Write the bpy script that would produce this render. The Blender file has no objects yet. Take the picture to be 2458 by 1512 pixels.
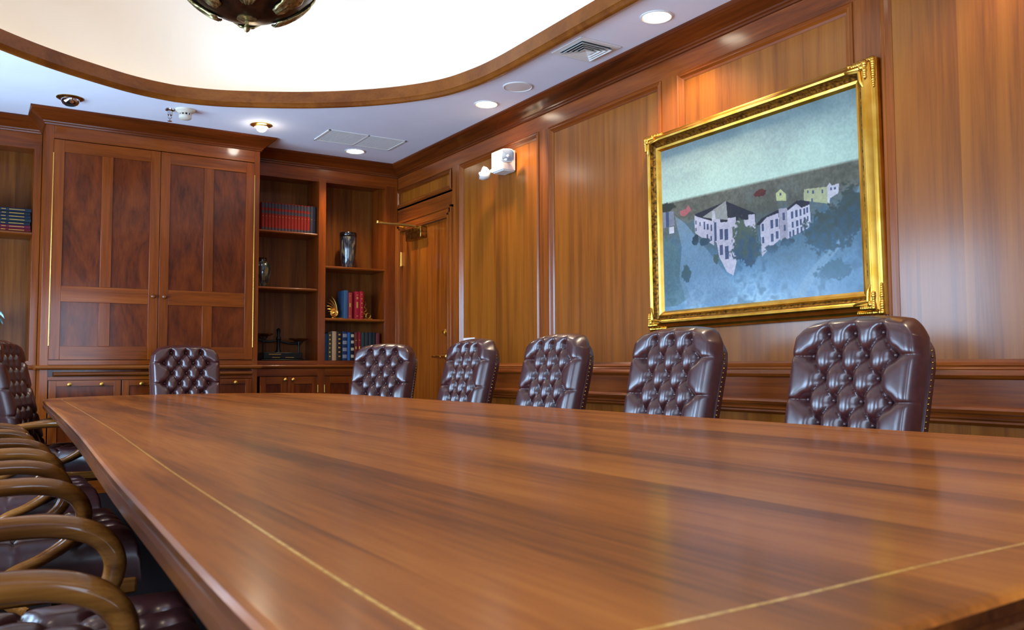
import bpy, bmesh, math, random
import numpy as np
from mathutils import Vector, Matrix
random.seed(7)
S = bpy.context.scene
COL = S.collection
# ------------------------------------------------------------------ camera
EYE = Vector((0.0, 0.0, 0.96))
cam = bpy.data.cameras.new('camera'); cam.sensor_width = 36; cam.lens = 30.065
cam.clip_start = 0.02; cam.clip_end = 100
camo = bpy.data.objects.new('camera', cam); COL.objects.link(camo)
Rm = Matrix(((0.84491254, -0.02810303, -0.53416572), (-0.53488989, -0.05176354, -0.84333466), (-0.00395004, 0.99826387, -0.05876769)))
camo.matrix_world = Matrix.Translation(EYE) @ Rm.to_4x4()
cam.dof.use_dof = True; cam.dof.focus_distance = 5.0; cam.dof.aperture_fstop = 8.0
S.camera = camo
S.view_settings.view_transform = 'Standard'; S.view_settings.look = 'None'
S.view_settings.exposure = 0.2; S.view_settings.gamma = 1.0
try: S.view_settings.use_curve_mapping = False
except Exception: pass
# ------------------------------------------------------------------ world
w = bpy.data.worlds.new('world'); S.world = w; w.use_nodes = True
wb = w.node_tree.nodes['Background']; wb.inputs[0].default_value = (0.50, 0.68, 1.0, 1); wb.inputs[1].default_value = 1.0

def area_light(name, loc, rot, sx, sy, power, color):
    l = bpy.data.lights.new(name, 'AREA'); l.shape = 'RECTANGLE'; l.size = sx; l.size_y = sy
    l.energy = power; l.color = color
    o = bpy.data.objects.new(name, l); COL.objects.link(o); o.location = loc; o.rotation_euler = rot
    return o
H = 2.9; XW = 3.491; YB = 7.587; YC = 7.236; XL = -1.05; YN = -1.6
WIN = [(-0.9, 0.5), (2.0, 3.6), (4.35, 5.75), (6.0, 7.1)]            # windows along the left wall (y from, y to)
WZ0, WZ1 = 0.72, 2.2
for (a, b) in WIN:                                                  # daylight just outside each window
    area_light('daylight', (XL - 0.30, (a + b) / 2, (WZ0 + WZ1) / 2), (0, math.radians(-90), 0), WZ1 - WZ0, b - a, 170 * (b - a) / 1.5, (0.46, 0.70, 1.0))
area_light('daylight', (1.0, YN - 0.30, 1.45), (math.radians(90), 0, 0), 1.9, 1.4, 80, (0.58, 0.75, 1.0))

# ------------------------------------------------------------------ materials
def lin(c):
    return tuple(((v / 255) / 12.92 if v / 255 <= 0.04045 else ((v / 255 + 0.055) / 1.055) ** 2.4) for v in c)
def mat(name, color, rough=0.5, metal=0.0, coat=0.0, emit=None, estr=0, spec=0.5, coat_rough=0.08):
    m = bpy.data.materials.new(name); m.use_nodes = True
    b = m.node_tree.nodes['Principled BSDF']
    b.inputs['Base Color'].default_value = (*lin(color), 1); b.inputs['Roughness'].default_value = rough
    b.inputs['Metallic'].default_value = metal; b.inputs['Coat Weight'].default_value = coat
    b.inputs['Coat Roughness'].default_value = coat_rough; b.inputs['Specular IOR Level'].default_value = spec
    if emit:
        b.inputs['Emission Color'].default_value = (*emit, 1); b.inputs['Emission Strength'].default_value = estr
    return m
def noisy(name, c1, c2, scale=30, rough=0.5, metal=0.0, coat=0.0, bump=0.0, stretch=(1, 1, 1), r2=None, detail=6):
    m = mat(name, c1, rough, metal, coat); nt = m.node_tree; n = nt.nodes; b = n['Principled BSDF']
    tc = n.new('ShaderNodeTexCoord'); mp = n.new('ShaderNodeMapping'); mp.inputs['Scale'].default_value = stretch
    no = n.new('ShaderNodeTexNoise'); no.inputs['Scale'].default_value = scale; no.inputs['Detail'].default_value = detail
    cr = n.new('ShaderNodeValToRGB'); cr.color_ramp.elements[0].position = 0.35; cr.color_ramp.elements[1].position = 0.65
    cr.color_ramp.elements[0].color = (*lin(c1), 1); cr.color_ramp.elements[1].color = (*lin(c2), 1)
    nt.links.new(tc.outputs['Object'], mp.inputs[0]); nt.links.new(mp.outputs[0], no.inputs['Vector'])
    nt.links.new(no.outputs['Fac'], cr.inputs[0]); nt.links.new(cr.outputs[0], b.inputs['Base Color'])
    if bump:
        bp = n.new('ShaderNodeBump'); bp.inputs['Strength'].default_value = bump; bp.inputs['Distance'].default_value = 0.002
        nt.links.new(no.outputs['Fac'], bp.inputs['Height']); nt.links.new(bp.outputs[0], b.inputs['Normal'])
    return m
def wood(name, axis, dark, mid, light, rough=0.32, coat=0.35, coat_rough=0.12, plank=0.0, pax=None, swirl=0.25, across=9.0, along=0.55, tone=0.12, spec=0.15):
    """varnished timber; grain runs along axis, optional leaves of veneer plank wide counted along pax"""
    m = mat(name, mid, rough, 0, coat, coat_rough=coat_rough, spec=spec); nt = m.node_tree; n = nt.nodes; L = nt.links; b = n['Principled BSDF']
    tc = n.new('ShaderNodeTexCoord'); oi = n.new('ShaderNodeObjectInfo')
    sep = n.new('ShaderNodeSeparateXYZ'); L.new(tc.outputs['Object'], sep.inputs[0])
    mp = n.new('ShaderNodeMapping'); L.new(tc.outputs['Object'], mp.inputs[0])
    sc = [across] * 3; sc['XYZ'.index(axis)] = along; mp.inputs['Scale'].default_value = sc
    seed = n.new('ShaderNodeMath'); seed.operation = 'MULTIPLY'; seed.inputs[1].default_value = 37.0; L.new(oi.outputs['Random'], seed.inputs[0])
    wsock = seed.outputs[0]; tsock = None
    if plank:
        dv = n.new('ShaderNodeMath'); dv.operation = 'DIVIDE'; dv.inputs[1].default_value = plank; L.new(sep.outputs['XYZ'.index(pax)], dv.inputs[0])
        fl = n.new('ShaderNodeMath'); fl.operation = 'FLOOR'; L.new(dv.outputs[0], fl.inputs[0])
        wn = n.new('ShaderNodeTexWhiteNoise'); wn.noise_dimensions = '1D'; L.new(fl.outputs[0], wn.inputs['W'])
        ad = n.new('ShaderNodeMath'); ad.operation = 'MULTIPLY_ADD'; ad.inputs[1].default_value = 19.0; L.new(wn.outputs['Value'], ad.inputs[0]); L.new(seed.outputs[0], ad.inputs[2])
        wsock = ad.outputs[0]; tsock = wn.outputs['Value']
    big = n.new('ShaderNodeTexNoise'); big.noise_dimensions = '4D'; big.inputs['Scale'].default_value = 1.0; big.inputs['Detail'].default_value = 5; big.inputs['Roughness'].default_value = 0.6; big.inputs['Distortion'].default_value = swirl * 4
    L.new(mp.outputs[0], big.inputs['Vector']); L.new(wsock, big.inputs['W'])
    mp2 = n.new('ShaderNodeMapping'); sc = [across * 14] * 3; sc['XYZ'.index(axis)] = along * 9; mp2.inputs['Scale'].default_value = sc
    L.new(tc.outputs['Object'], mp2.inputs[0])
    fine = n.new('ShaderNodeTexNoise'); fine.noise_dimensions = '4D'; fine.inputs['Scale'].default_value = 1.0; fine.inputs['Detail'].default_value = 3; L.new(mp2.outputs[0], fine.inputs['Vector']); L.new(wsock, fine.inputs['W'])
    mix = n.new('ShaderNodeMath'); mix.operation = 'MULTIPLY_ADD'; mix.inputs[1].default_value = 0.30; L.new(fine.outputs['Fac'], mix.inputs[0]); L.new(big.outputs['Fac'], mix.inputs[2])
    last = mix.outputs[0]
    if tsock:
        t2 = n.new('ShaderNodeMath'); t2.operation = 'MULTIPLY_ADD'; t2.inputs[1].default_value = tone; L.new(tsock, t2.inputs[0]); L.new(last, t2.inputs[2]); last = t2.outputs[0]
    off = (0.5 * tone if tsock else 0) + 0.15
    cr = n.new('ShaderNodeValToRGB'); e = cr.color_ramp.elements
    e[0].position = 0.30 + off; e[0].color = (*lin(dark), 1); e[1].position = 0.74 + off; e[1].color = (*lin(light), 1)
    k = e.new(0.50 + off); k.color = (*lin(mid), 1)
    L.new(last, cr.inputs[0]); L.new(cr.outputs[0], b.inputs['Base Color'])
    bp = n.new('ShaderNodeBump'); bp.inputs['Strength'].default_value = 0.05; bp.inputs['Distance'].default_value = 0.001
    L.new(fine.outputs['Fac'], bp.inputs['Height']); L.new(bp.outputs[0], b.inputs['Normal'])
    return m
# walnut families
WALL = dict(dark=(110, 55, 8), mid=(138, 74, 13), light=(154, 89, 22))
CAB = dict(dark=(82, 34, 5), mid=(120, 53, 9), light=(144, 70, 15))
m_veneer = wood('wall_veneer', 'Z', plank=0.199, pax='Y', across=11, along=0.45, rough=0.45, coat=0.65, coat_rough=0.2, tone=.08, **WALL)
m_wallz = wood('wall_stile_wood', 'Z', (92, 42, 6), (132, 64, 12), (154, 84, 20), rough=0.45, coat=0.7, coat_rough=0.2)
m_wally = wood('wall_rail_wood', 'Y', (84, 35, 5), (122, 55, 10), (148, 74, 17), rough=0.45, coat=0.7, coat_rough=0.2, swirl=0.5)
m_crowny = wood('crown_wood_side', 'Y', (62, 23, 4), (92, 37, 7), (116, 52, 12), rough=0.34, coat=0.35)
m_crownx = wood('crown_wood_back', 'X', (62, 23, 4), (92, 37, 7), (116, 52, 12), rough=0.34, coat=0.35)
m_cabz = wood('cabinet_stile_wood', 'Z', **CAB); m_cabx = wood('cabinet_rail_wood', 'X', swirl=0.5, **CAB)
m_panel = wood('cabinet_panel_wood', 'Z', (62, 21, 4), (94, 36, 7), (120, 52, 12), swirl=0.6, across=5, along=1.6)
m_back = wood('bookcase_back_wood', 'Z', (78, 38, 8), (112, 60, 16), (138, 80, 26), plank=0.19, pax='X', rough=0.45, coat=0.1)
m_shelf = wood('shelf_wood', 'X', (78, 34, 8), (116, 56, 14), (140, 74, 22))
m_door = wood('door_wood', 'Z', (98, 44, 7), (138, 66, 12), (160, 84, 20), plank=0.3, pax='Y', across=10)
m_table = wood('table_top_wood', 'Y', (102, 50, 12), (152, 80, 22), (184, 108, 38), rough=0.5, coat=0.45, coat_rough=0.17, plank=0.31, pax='X', across=6, along=0.5, swirl=0.15, tone=0.10)
m_edge = wood('table_edge_wood', 'Y', (50, 20, 6), (82, 37, 10), (108, 54, 16), rough=0.35, coat=0.35, coat_rough=0.1)
m_chair = wood('chair_arm_wood', 'X', (80, 42, 14), (126, 74, 28), (160, 102, 48), rough=0.25, coat=0.5, coat_rough=0.08, across=14)
m_cove = wood('opening_trim_wood', 'X', (104, 52, 14), (126, 68, 20), (140, 80, 28), swirl=0.2, across=5, along=2)
m_leather = noisy('oxblood_leather', (58, 25, 25), (70, 32, 31), 60, 0.33, 0, 0.35, 0.12)
m_leather.node_tree.nodes['Principled BSDF'].inputs['Coat Roughness'].default_value = 0.20
m_leather.node_tree.nodes['Principled BSDF'].inputs['Coat Weight'].default_value = 0.6
m_brass = mat('brass', (236, 186, 92), 0.30, 1.0)
m_brassd = noisy('aged_brass', (120, 84, 34), (200, 150, 66), 40, 0.3, 1.0)
m_gold = noisy('gold_leaf', (206, 150, 48), (232, 184, 84), 9, 0.32, 1.0, 0, 0.05, (1, 1, 1))
m_goldd = noisy('gold_leaf_worn', (70, 44, 14), (170, 118, 40), 60, 0.42, 0.8, 0, 0.4)
m_white = mat('white_plastic', (226, 222, 214), 0.4)
m_ceil = noisy('ceiling_paint', (226, 224, 232), (230, 228, 236), 3, 0.9)
m_dome = noisy('dome_paint', (248, 240, 226), (250, 243, 230), 2, 0.9)
m_grille = noisy('grille_metal', (212, 204, 198), (228, 220, 214), 200, 0.6, 0.1)
m_dark = mat('black_gap', (12, 11, 10), 0.8)
m_chrome = mat('chrome', (200, 200, 205), 0.12, 1.0)
m_bronze = noisy('dark_bronze', (44, 28, 20), (76, 50, 30), 18, 0.35, 0.85)
m_leaf = noisy('antique_gold_leaf_ornament', (104, 92, 60), (190, 172, 116), 45, 0.35, 0.9, 0, 0.4)
m_carpet = noisy('carpet', (20, 14, 14), (34, 24, 23), 150, 0.95, 0, 0, 0.5)
m_glow = mat('lamp_glow', (255, 244, 226), 0.5, emit=(1.0, 0.86, 0.66), estr=14)
m_iron = mat('black_iron', (22, 24, 24), 0.35, 0.6)
m_inlay = noisy('rope_inlay', (176, 112, 36), (236, 178, 84), 130, 0.3, 0, 0.5)
m_lens = mat('clear_lens', (190, 200, 215), 0.08, 0.6, 1.0)
m_wallp = noisy('plaster_wall', (150, 120, 90), (156, 126, 96), 4, 0.8)

m_carpet.node_tree.nodes['Principled BSDF'].inputs['Specular IOR Level'].default_value = 0.05
# ------------------------------------------------------------------ mesh builder
class MB:
    def __init__(s): s.v = []; s.f = []; s.m = []
    def add(s, verts, faces, m=0):
        o = len(s.v); s.v += [tuple(p) for p in verts]; s.f += [tuple(i + o for i in f) for f in faces]; s.m += [m] * len(faces); return s
    def box(s, x0, x1, y0, y1, z0, z1, m=0):
        if x0 > x1: x0, x1 = x1, x0
        if y0 > y1: y0, y1 = y1, y0
        if z0 > z1: z0, z1 = z1, z0
        v = [(x, y, z) for z in (z0, z1) for y in (y0, y1) for x in (x0, x1)]
        return s.add(v, [(0, 2, 3, 1), (4, 5, 7, 6), (0, 1, 5, 4), (2, 6, 7, 3), (0, 4, 6, 2), (1, 3, 7, 5)], m)
    def loft(s, rings, close=True, caps=True, m=0):
        n = len(rings[0]); V = [p for r in rings for p in r]; F = []
        for i in range(len(rings) - 1):
            for j in range(n if close else n - 1):
                k = (j + 1) % n
                F.append((i * n + j, i * n + k, (i + 1) * n + k, (i + 1) * n + j))
        if caps and close:
            F.append(tuple(reversed(range(n)))); F.append(tuple((len(rings) - 1) * n + j for j in range(n)))
        return s.add(V, F, m)
    def lathe(s, prof, c=(0, 0, 0), seg=24, m=0, axis='Z', caps=True):
        R = []
        for r, h in prof:
            ring = []
            for k in range(seg):
                a = 2 * math.pi * k / seg; u, v = r * math.cos(a), r * math.sin(a)
                p = {'Z': (u, v, h), 'X': (h, u, v), 'Y': (v, h, u)}[axis]
                ring.append((p[0] + c[0], p[1] + c[1], p[2] + c[2]))
            R.append(ring)
        return s.loft(R, True, caps, m)
    def tube(s, path, rad, seg=10, m=0, flat=None, up=(0, 0, 1)):
        P = [Vector(p) for p in path]; R = []
        rr = rad if isinstance(rad, (list, tuple)) else [rad] * len(P)
        prev = None
        for i, p in enumerate(P):
            t = (P[min(i + 1, len(P) - 1)] - P[max(i - 1, 0)]).normalized()
            if prev is None:
                u = Vector(up); u = (u - t * u.dot(t))
                if u.length < 1e-3: u = Vector((1, 0, 0)) - t * t.x
                u.normalize()
            else:
                u = (prev - t * prev.dot(t)).normalized()
            prev = u; v = t.cross(u)
            fl = flat if flat else 1.0
            R.append([tuple(p + u * (rr[i] * math.cos(2 * math.pi * k / seg)) + v * (rr[i] * fl * math.sin(2 * math.pi * k / seg))) for k in range(seg)])
        return s.loft(R, True, True, m)
    def sweep(s, prof, path, m=0, close=False):
        """prof: (d, z) pairs; path: list of ((x, y), (nx, ny)) - d is along the normal"""
        R = [[(x + nx * d, y + ny * d, z) for d, z in prof] for (x, y), (nx, ny) in path]
        if close: R.append(R[0])
        return s.loft(R, False, False, m)
    def ball(s, c, r, m=0, seg=12, sz=1.0):
        n = max(6, seg // 2)
        return s.lathe([(max(1e-4, r * math.sin(math.pi * i / n)), -r * sz * math.cos(math.pi * i / n)) for i in range(n + 1)], c, seg, m)
    def build(s, name, mats, parent=None, org=None, bevel=0.0, smooth=True, angle=35, fix=True):
        if org is None: org = ORG.get(parent.name, (0, 0, 0)) if parent else (0, 0, 0)
        me = bpy.data.meshes.new(name)
        me.from_pydata([(a - org[0], b - org[1], c - org[2]) for a, b, c in s.v], [], s.f)
        mats = mats if isinstance(mats, (list, tuple)) else [mats]
        for q in mats: me.materials.append(q)
        me.polygons.foreach_set('material_index', s.m)
        if fix:
            bm = bmesh.new(); bm.from_mesh(me); bmesh.ops.recalc_face_normals(bm, faces=bm.faces); bm.to_mesh(me); bm.free()
        if smooth:
            me.polygons.foreach_set('use_smooth', [True] * len(me.polygons)); me.set_sharp_from_angle(angle=math.radians(angle))
        me.update()
        o = bpy.data.objects.new(name, me); COL.objects.link(o)
        if parent: o.parent = parent
        else: o.location = org
        ORG[o.name] = org
        if bevel:
            b = o.modifiers.new('bevel', 'BEVEL'); b.width = bevel; b.segments = 2; b.limit_method = 'ANGLE'; b.angle_limit = math.radians(40)
        return o
ORG = {}
def thing(name, label, cat, loc, group=None):
    o = bpy.data.objects.new(name, None); COL.objects.link(o); o.location = loc; o.empty_display_size = 0.1
    o['label'] = label; o['category'] = cat
    if group: o['group'] = group
    ORG[o.name] = tuple(loc); return o
def tag(o, label, cat, group=None):
    o['label'] = label; o['category'] = cat
    if group: o['group'] = group
    return o
def struct(o): o['kind'] = 'structure'; return o
def sthing(name, loc=(0, 0, 0)):
    o = bpy.data.objects.new(name, None); COL.objects.link(o); o.location = loc; o['kind'] = 'structure'; ORG[o.name] = tuple(loc); return o
def copy_tree(o, parent=None):
    c = o.copy(); COL.objects.link(c)
    if parent: c.parent = parent
    ORG[c.name] = ORG.get(o.name, (0, 0, 0))
    for ch in list(o.children): copy_tree(ch, c)
    return c
def smoothpath(pts, n=8):
    """catmull-rom through the points"""
    P = [Vector(p) for p in pts]; P = [P[0] * 2 - P[1]] + P + [P[-1] * 2 - P[-2]]; out = []
    for i in range(1, len(P) - 2):
        a, b, c, d = P[i - 1], P[i], P[i + 1], P[i + 2]
        for k in range(n):
            t = k / n
            out.append(0.5 * ((2 * b) + (c - a) * t + (2 * a - 5 * b + 4 * c - d) * t * t + (3 * b - a - 3 * c + d) * t ** 3))
    out.append(P[-2]); return out

# ================================================================== SETTING
mb = MB(); mb.box(XL - 0.3, XW + 0.3, YN - 0.3, YB + 0.6, -0.1, 0); struct(mb.build('floor', m_carpet))
# ceiling with the shaped opening --------------------------------------------------
half = [(1.20, 6.462), (1.45, 6.42), (1.701, 6.318), (2.052, 6.124), (2.361, 5.89), (2.62, 5.62), (2.81, 5.32), (2.895, 5.02), (2.93, 4.72), (2.935, 4.3), (2.935, 3.6), (2.935, 3.0)]
arc = [tuple(p)[:2] for p in smoothpath([(0.95, 6.462, 0)] + [(x, y, 0) for x, y in half], 6)][6:]
q1 = arc                                                                     # back right quarter, from the middle round to the side
q2 = [(2.40 - x, y) for x, y in reversed(q1)][:-1]                           # back left
q3 = [(x, 6.0 - y) for x, y in reversed(q1)][1:]                             # near right
q4 = [(2.40 - x, 6.0 - y) for x, y in q1][1:-1]                              # near left
loop = q1 + q3 + q4 + q2
def normals(lp):
    n = len(lp); out = []
    for i in range(n):
        ax, ay = lp[i - 1]; bx, by = lp[(i + 1) % n]; tx, ty = bx - ax, by - ay; l = math.hypot(tx, ty) or 1
        out.append((ty / l, -tx / l))
    return out
NL = normals(loop)
cx, cy = 1.2, 3.0
if sum((x - cx) * nx + (y - cy) * ny for (x, y), (nx, ny) in zip(loop, NL)) > 0: NL = [(-a, -b) for a, b in NL]   # normals point inward
bm = bmesh.new()
def addloop(pts, z):
    vs = [bm.verts.new((x, y, z)) for x, y in pts]; return [bm.edges.new((vs[i], vs[(i + 1) % len(vs)])) for i in range(len(vs))]
e1 = addloop([(x + nx * 0.02, y + ny * 0.02) for (x, y), (nx, ny) in zip(loop, NL)], H)
e2 = addloop([(XL - 0.1, YN - 0.1), (XW + 0.1, YN - 0.1), (XW + 0.1, YB + 0.4), (XL - 0.1, YB + 0.4)], H)
bmesh.ops.triangle_fill(bm, use_beauty=True, use_dissolve=False, edges=e1 + e2)
me = bpy.data.meshes.new('ceiling'); bm.to_mesh(me); bm.free(); me.materials.append(m_ceil)
o = bpy.data.objects.new('ceiling', me); COL.objects.link(o); struct(o)
path = list(zip(loop, NL))
mb = MB(); mb.sweep([(0, H + .01), (0, H - .012), (.012, H - .018), (.02, H - .03), (.036, H - .03), (.044, H - .022), (.05, H - .004), (.056, H), (.056, H + .085), (.03, H + .088), (.03, H + .01), (0, H + .01)], path, close=True)
struct(mb.build('trim_1', m_cove, angle=50))
# dome above the opening
prof = [(.03, H + .012), (-.20, H + .012), (-.20, H + .25), (-.17, H + .42), (-.08, H + .56), (.10, H + .66), (.35, H + .71), (.7, H + .72)]
mb = MB()
R = [[(x + nx * d, y + ny * d, z) for d, z in prof] for (x, y), (nx, ny) in path]; R.append(R[0]); mb.loft(R, False, False)
mb.add([R[i][-1] for i in range(len(path))], [tuple(range(len(path)))])
struct(mb.build('ceiling_dome', m_dome, angle=80))
m_cstrip = mat('cove_lamp', (255, 230, 190), 0.5, emit=(1.0, 0.88, 0.76), estr=2.3)
mb = MB(); mb.sweep([(-.05, H + .02), (-.09, H + .02), (-.09, H + .045), (-.05, H + .045), (-.05, H + .02)], path, close=True)
tag(mb.build('cove_light', m_cstrip), 'warm strip lamp hidden in the cove around the ceiling opening', 'light')

# right wall --------------------------------------------------------------------
PAN = [(5.13, 6.335), (3.81, 5.005), (2.482, 3.672), (1.155, 2.338), (-0.17, 1.012), (-1.5, -0.31)]
mb = MB()
XV = XW + 0.012
mb.add([(XV, YN - .1, 0), (XV, 6.45, 0), (XV, 6.45, H + .02), (XV, YN - .1, H + .02)], [(0, 1, 2, 3)], 0)     # veneered field
mb.box(XW, XW + .1, 6.336, 6.47, 0, 2.675, 1)                                                          # stile by the door
ys = [6.335] + [v for a, b in PAN for v in (b, a)]
for i in range(len(PAN) - 1): mb.box(XW, XV + .001, PAN[i + 1][1], PAN[i][0], 0.93, 2.675, 1)
mb.box(XW, XV + .001, YN, -1.5, .93, 2.675, 1)
mb.box(XW, XW + .1, YN, YB + .4, 2.675, H, 2)
mb.box(XW, XW + .1, 6.47, YB + .4, 2.47, 2.50, 2)
mb.box(XW + .012, XW + .1, 6.47, YB + .4, 2.49, 2.68, 0)
mb.box(XW, XW + .1, 7.60, YB + .4, 0, 2.7, 1)
for i in range(len(PAN) - 1): mb.box(XW, XV + .001, PAN[i + 1][1], PAN[i][0], 0.1, 0.75, 1)
struct(mb.build('wall_right', [m_veneer, m_wallz, m_wally], smooth=False))
# panel mouldings
def ring_mould(y0, y1, z0, z1, width=.048, name='trim'):
    """bolection moulding framing a wall panel"""
    prof = [(0, .0), (0, .006), (.008, .012), (.016, .006), (.024, .009), (.036, -.004), (width, -.010)]
    mb = MB()
    for seg in range(4):
        pts = []
        for d, h in prof:
            a, b, c, e = y0 + d, y1 - d, z0 + d, z1 - d; x = XW - h
            pts.append({0: [(x, a, c), (x, b, c)], 1: [(x, b, c), (x, b, e)], 2: [(x, b, e), (x, a, e)], 3: [(x, a, e), (x, a, c)]}[seg])
        mb.loft([[p[0] for p in pts], [p[1] for p in pts]], False, False, 1 if seg in (1, 3) else 0)
    return struct(mb.build(name, [m_wally, m_wallz], angle=20))
tn = 2
for a, b in PAN: ring_mould(a, b, .93, 2.675, name='trim_%d' % tn); tn += 1
for a, b in PAN: ring_mould(a, b, .14, .742, .035, name='trim_%d' % tn); tn += 1
ring_mould(6.485, 7.60, 2.495, 2.668, .022, name='trim_%d' % tn); tn += 1
# chair rail band
mb = MB(); p = [((XW, 6.44), (-1, 0)), ((XW, YN), (-1, 0))]
mb.sweep([(0, .935), (.016, .933), (.022, .925), (.026, .912), (.020, .900), (.010, .894), (.010, .785), (.018, .780), (.024, .770), (.020, .757), (.010, .750), (.004, .738), (0, .736)], p)
struct(mb.build('trim_%d' % tn, m_wally, angle=25)); tn += 1
mb = MB(); mb.sweep([(0, .14), (.012, .135), (.016, .12), (.016, 0), (0, 0)], p); struct(mb.build('baseboard_right', m_wally)); 
# crown mouldings (right wall, then back wall pieces)
CR = [(0, 2.788), (.012, 2.790), (.014, 2.800), (.022, 2.806), (.024, 2.815), (.034, 2.822), (.048, 2.836), (.070, 2.852), (.092, 2.868), (.098, 2.876), (.104, 2.878), (.112, 2.890), (.112, 2.902), (0, 2.902)]
mb = MB(); mb.sweep(CR, [((XW, YB + .02), (-1, 0)), ((XW, YN), (-1, 0))]); struct(mb.build('trim_%d' % tn, m_crowny, angle=25)); tn += 1
# back wall behind the bookcases
mb = MB(); mb.box(XL - .2, XW + .2, YB + .40, YB + .5, 0, H + .02); struct(mb.build('wall_back', m_wallp))
# left wall with windows, near wall with one window
def wall_with_openings(name, ops, fixed, lo, hi, axis):
    mb = MB()
    def bx(a, b, z0, z1):
        if axis == 'y': mb.box(fixed - .2, fixed, a, b, z0, z1)
        else: mb.box(a, b, fixed - .2, fixed, z0, z1)
    e = lo
    for a, b in ops:
        bx(e, a, 0, H + .02); bx(a, b, 0, WZ0); bx(a, b, WZ1, H + .02); e = b
    bx(e, hi, 0, H + .02); return struct(mb.build(name, m_wallz, smooth=False))
wall_with_openings('wall_left', WIN, XL, YN - .2, YB + .5, 'y')
wall_with_openings('wall_near', [(0.05, 1.95)], YN, XL - .2, XW + .2, 'x')
gm = bpy.data.materials.new('window_glass'); gm.use_nodes = True; nt = gm.node_tree; nt.nodes.clear()
og = nt.nodes.new('ShaderNodeOutputMaterial'); mx = nt.nodes.new('ShaderNodeMixShader'); tr = nt.nodes.new('ShaderNodeBsdfTransparent'); gl = nt.nodes.new('ShaderNodeBsdfGlossy'); gl.inputs['Roughness'].default_value = 0.02
mx.inputs[0].default_value = 0.06; nt.links.new(tr.outputs[0], mx.inputs[1]); nt.links.new(gl.outputs[0], mx.inputs[2]); nt.links.new(mx.outputs[0], og.inputs[0])
m_frame = mat('window_frame_paint', (222, 220, 214), 0.5)
wi = 1
for (a, b) in WIN:
    t = sthing('window_%d' % wi, (XL - .08, (a + b) / 2, WZ0)); wi += 1
    mb = MB(); X0, X1 = XL - .11, XL - .05
    for y in (a + .025, (a + b) / 2, b - .025): mb.box(X0, X1, y - .025, y + .025, WZ0, WZ1)
    for z in (WZ0 + .025, (WZ0 + WZ1) / 2, WZ1 - .025): mb.box(X0 + .004, X1 - .004, a, b, z - .025, z + .025)
    mb.build('window_frame', m_frame, t, smooth=False)
    mb = MB(); mb.box(XL - .085, XL - .080, a + .05, b - .05, WZ0 + .05, WZ1 - .05); mb.build('pane', gm, t, smooth=False)
t = sthing('window_%d' % wi, (1.0, YN - .08, WZ0)); mb = MB()
for x in (.075, 1.0, 1.925): mb.box(x - .025, x + .025, YN - .11, YN - .05, WZ0, WZ1)
for z in (WZ0 + .025, (WZ0 + WZ1) / 2, WZ1 - .025): mb.box(.05, 1.95, YN - .106, YN - .054, z - .025, z + .025)
mb.build('window_frame', m_frame, t, smooth=False)
mb = MB(); mb.box(.1, 1.9, YN - .085, YN - .080, WZ0 + .05, WZ1 - .05); mb.build('pane', gm, t, smooth=False)

# ------------------------------------------------------------------ door
D = sthing('door_1', (XW, 7.0, 0))
mb = MB(); mb.box(XW + .012, XW + .055, 6.545, 7.497, 0.01, 2.25); mb.build('door_leaf', m_door, D, bevel=.002)
mb = MB()
for (d0, d1, th) in ((0, .022, .026), (.022, .062, .016), (.062, .085, .021)):
    mb.box(XW - th, XW + .03, 6.545 - .01 - (.085 - d0), 6.545 - .01 - (.085 - d1), 0, 2.265 + (.085 - d0), 0)
    mb.box(XW - th, XW + .03, 7.507 + (.085 - d1), 7.507 + (.085 - d0), 0, 2.265 + (.085 - d0), 0)
    mb.box(XW - th, XW + .03, 6.545 - .01 - (.085 - d0), 7.507 + (.085 - d0), 2.265 + (.085 - d1), 2.265 + (.085 - d0), 1)
mb.box(XW - .016, XW + .05, 6.535, 7.507, 2.252, 2.27, 1)
mb.box(XW, XW + .06, 6.47, 7.60, 2.35, 2.49, 1)
mb.build('door_casing', [m_wallz, m_wally], D, bevel=.002)
for z in (1.92, .95, .22):
    mb = MB(); mb.box(XW - .004, XW + .014, 7.478, 7.503, z, z + .13); mb.lathe([(.008, z - .004), (.008, z + .134)], (XW - .006, 7.500, 0), 10); mb.build('hinge', m_brass, D)
mb = MB(); mb.lathe([(.030, 0), (.030, -.008), (.014, -.016), (.012, -.05), (.012, -.058)], (XW + .012, 6.605, 1.04), 20, axis='X')
mb.tube(smoothpath([(XW - .042, 6.605, 1.04), (XW - .046, 6.65, 1.043), (XW - .046, 6.70, 1.036), (XW - .044, 6.745, 1.044), (XW - .048, 6.765, 1.036)], 5), [.010] * 20 + [.007], 8)
mb.build('lever_handle', m_brass, D)
mb = MB(); mb.lathe([(.032, 0), (.032, -.008), (.020, -.014), (.018, -.020), (.001, -.021)], (XW + .012, 6.605, 1.25), 4, axis='X'); mb.box(XW - .025, XW - .005, 6.600, 6.610, 1.235, 1.265); mb.build('deadbolt', m_brass, D)
mb = MB(); mb.box(XW - .055, XW + .013, 6.98, 7.30, 2.13, 2.235); c = mb.build('door_closer', m_brassd, D, bevel=.006)
mb = MB(); ap = (3.115, 7.20, 2.262)
mb.tube([(XW - .03, 7.12, 2.250), (XW - .12, 7.15, 2.258), ap], [.008, .013, .010], 8); mb.tube([(XW - .01, 7.42, 2.285), (3.28, 7.30, 2.283), (ap[0], ap[1], 2.276)], [.009, .012, .009], 8)
mb.ball((ap[0], ap[1], 2.268), .018); mb.box(XW - .03, XW - .002, 7.36, 7.48, 2.262, 2.298); mb.build('closer_arm', m_brass, c)

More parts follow.
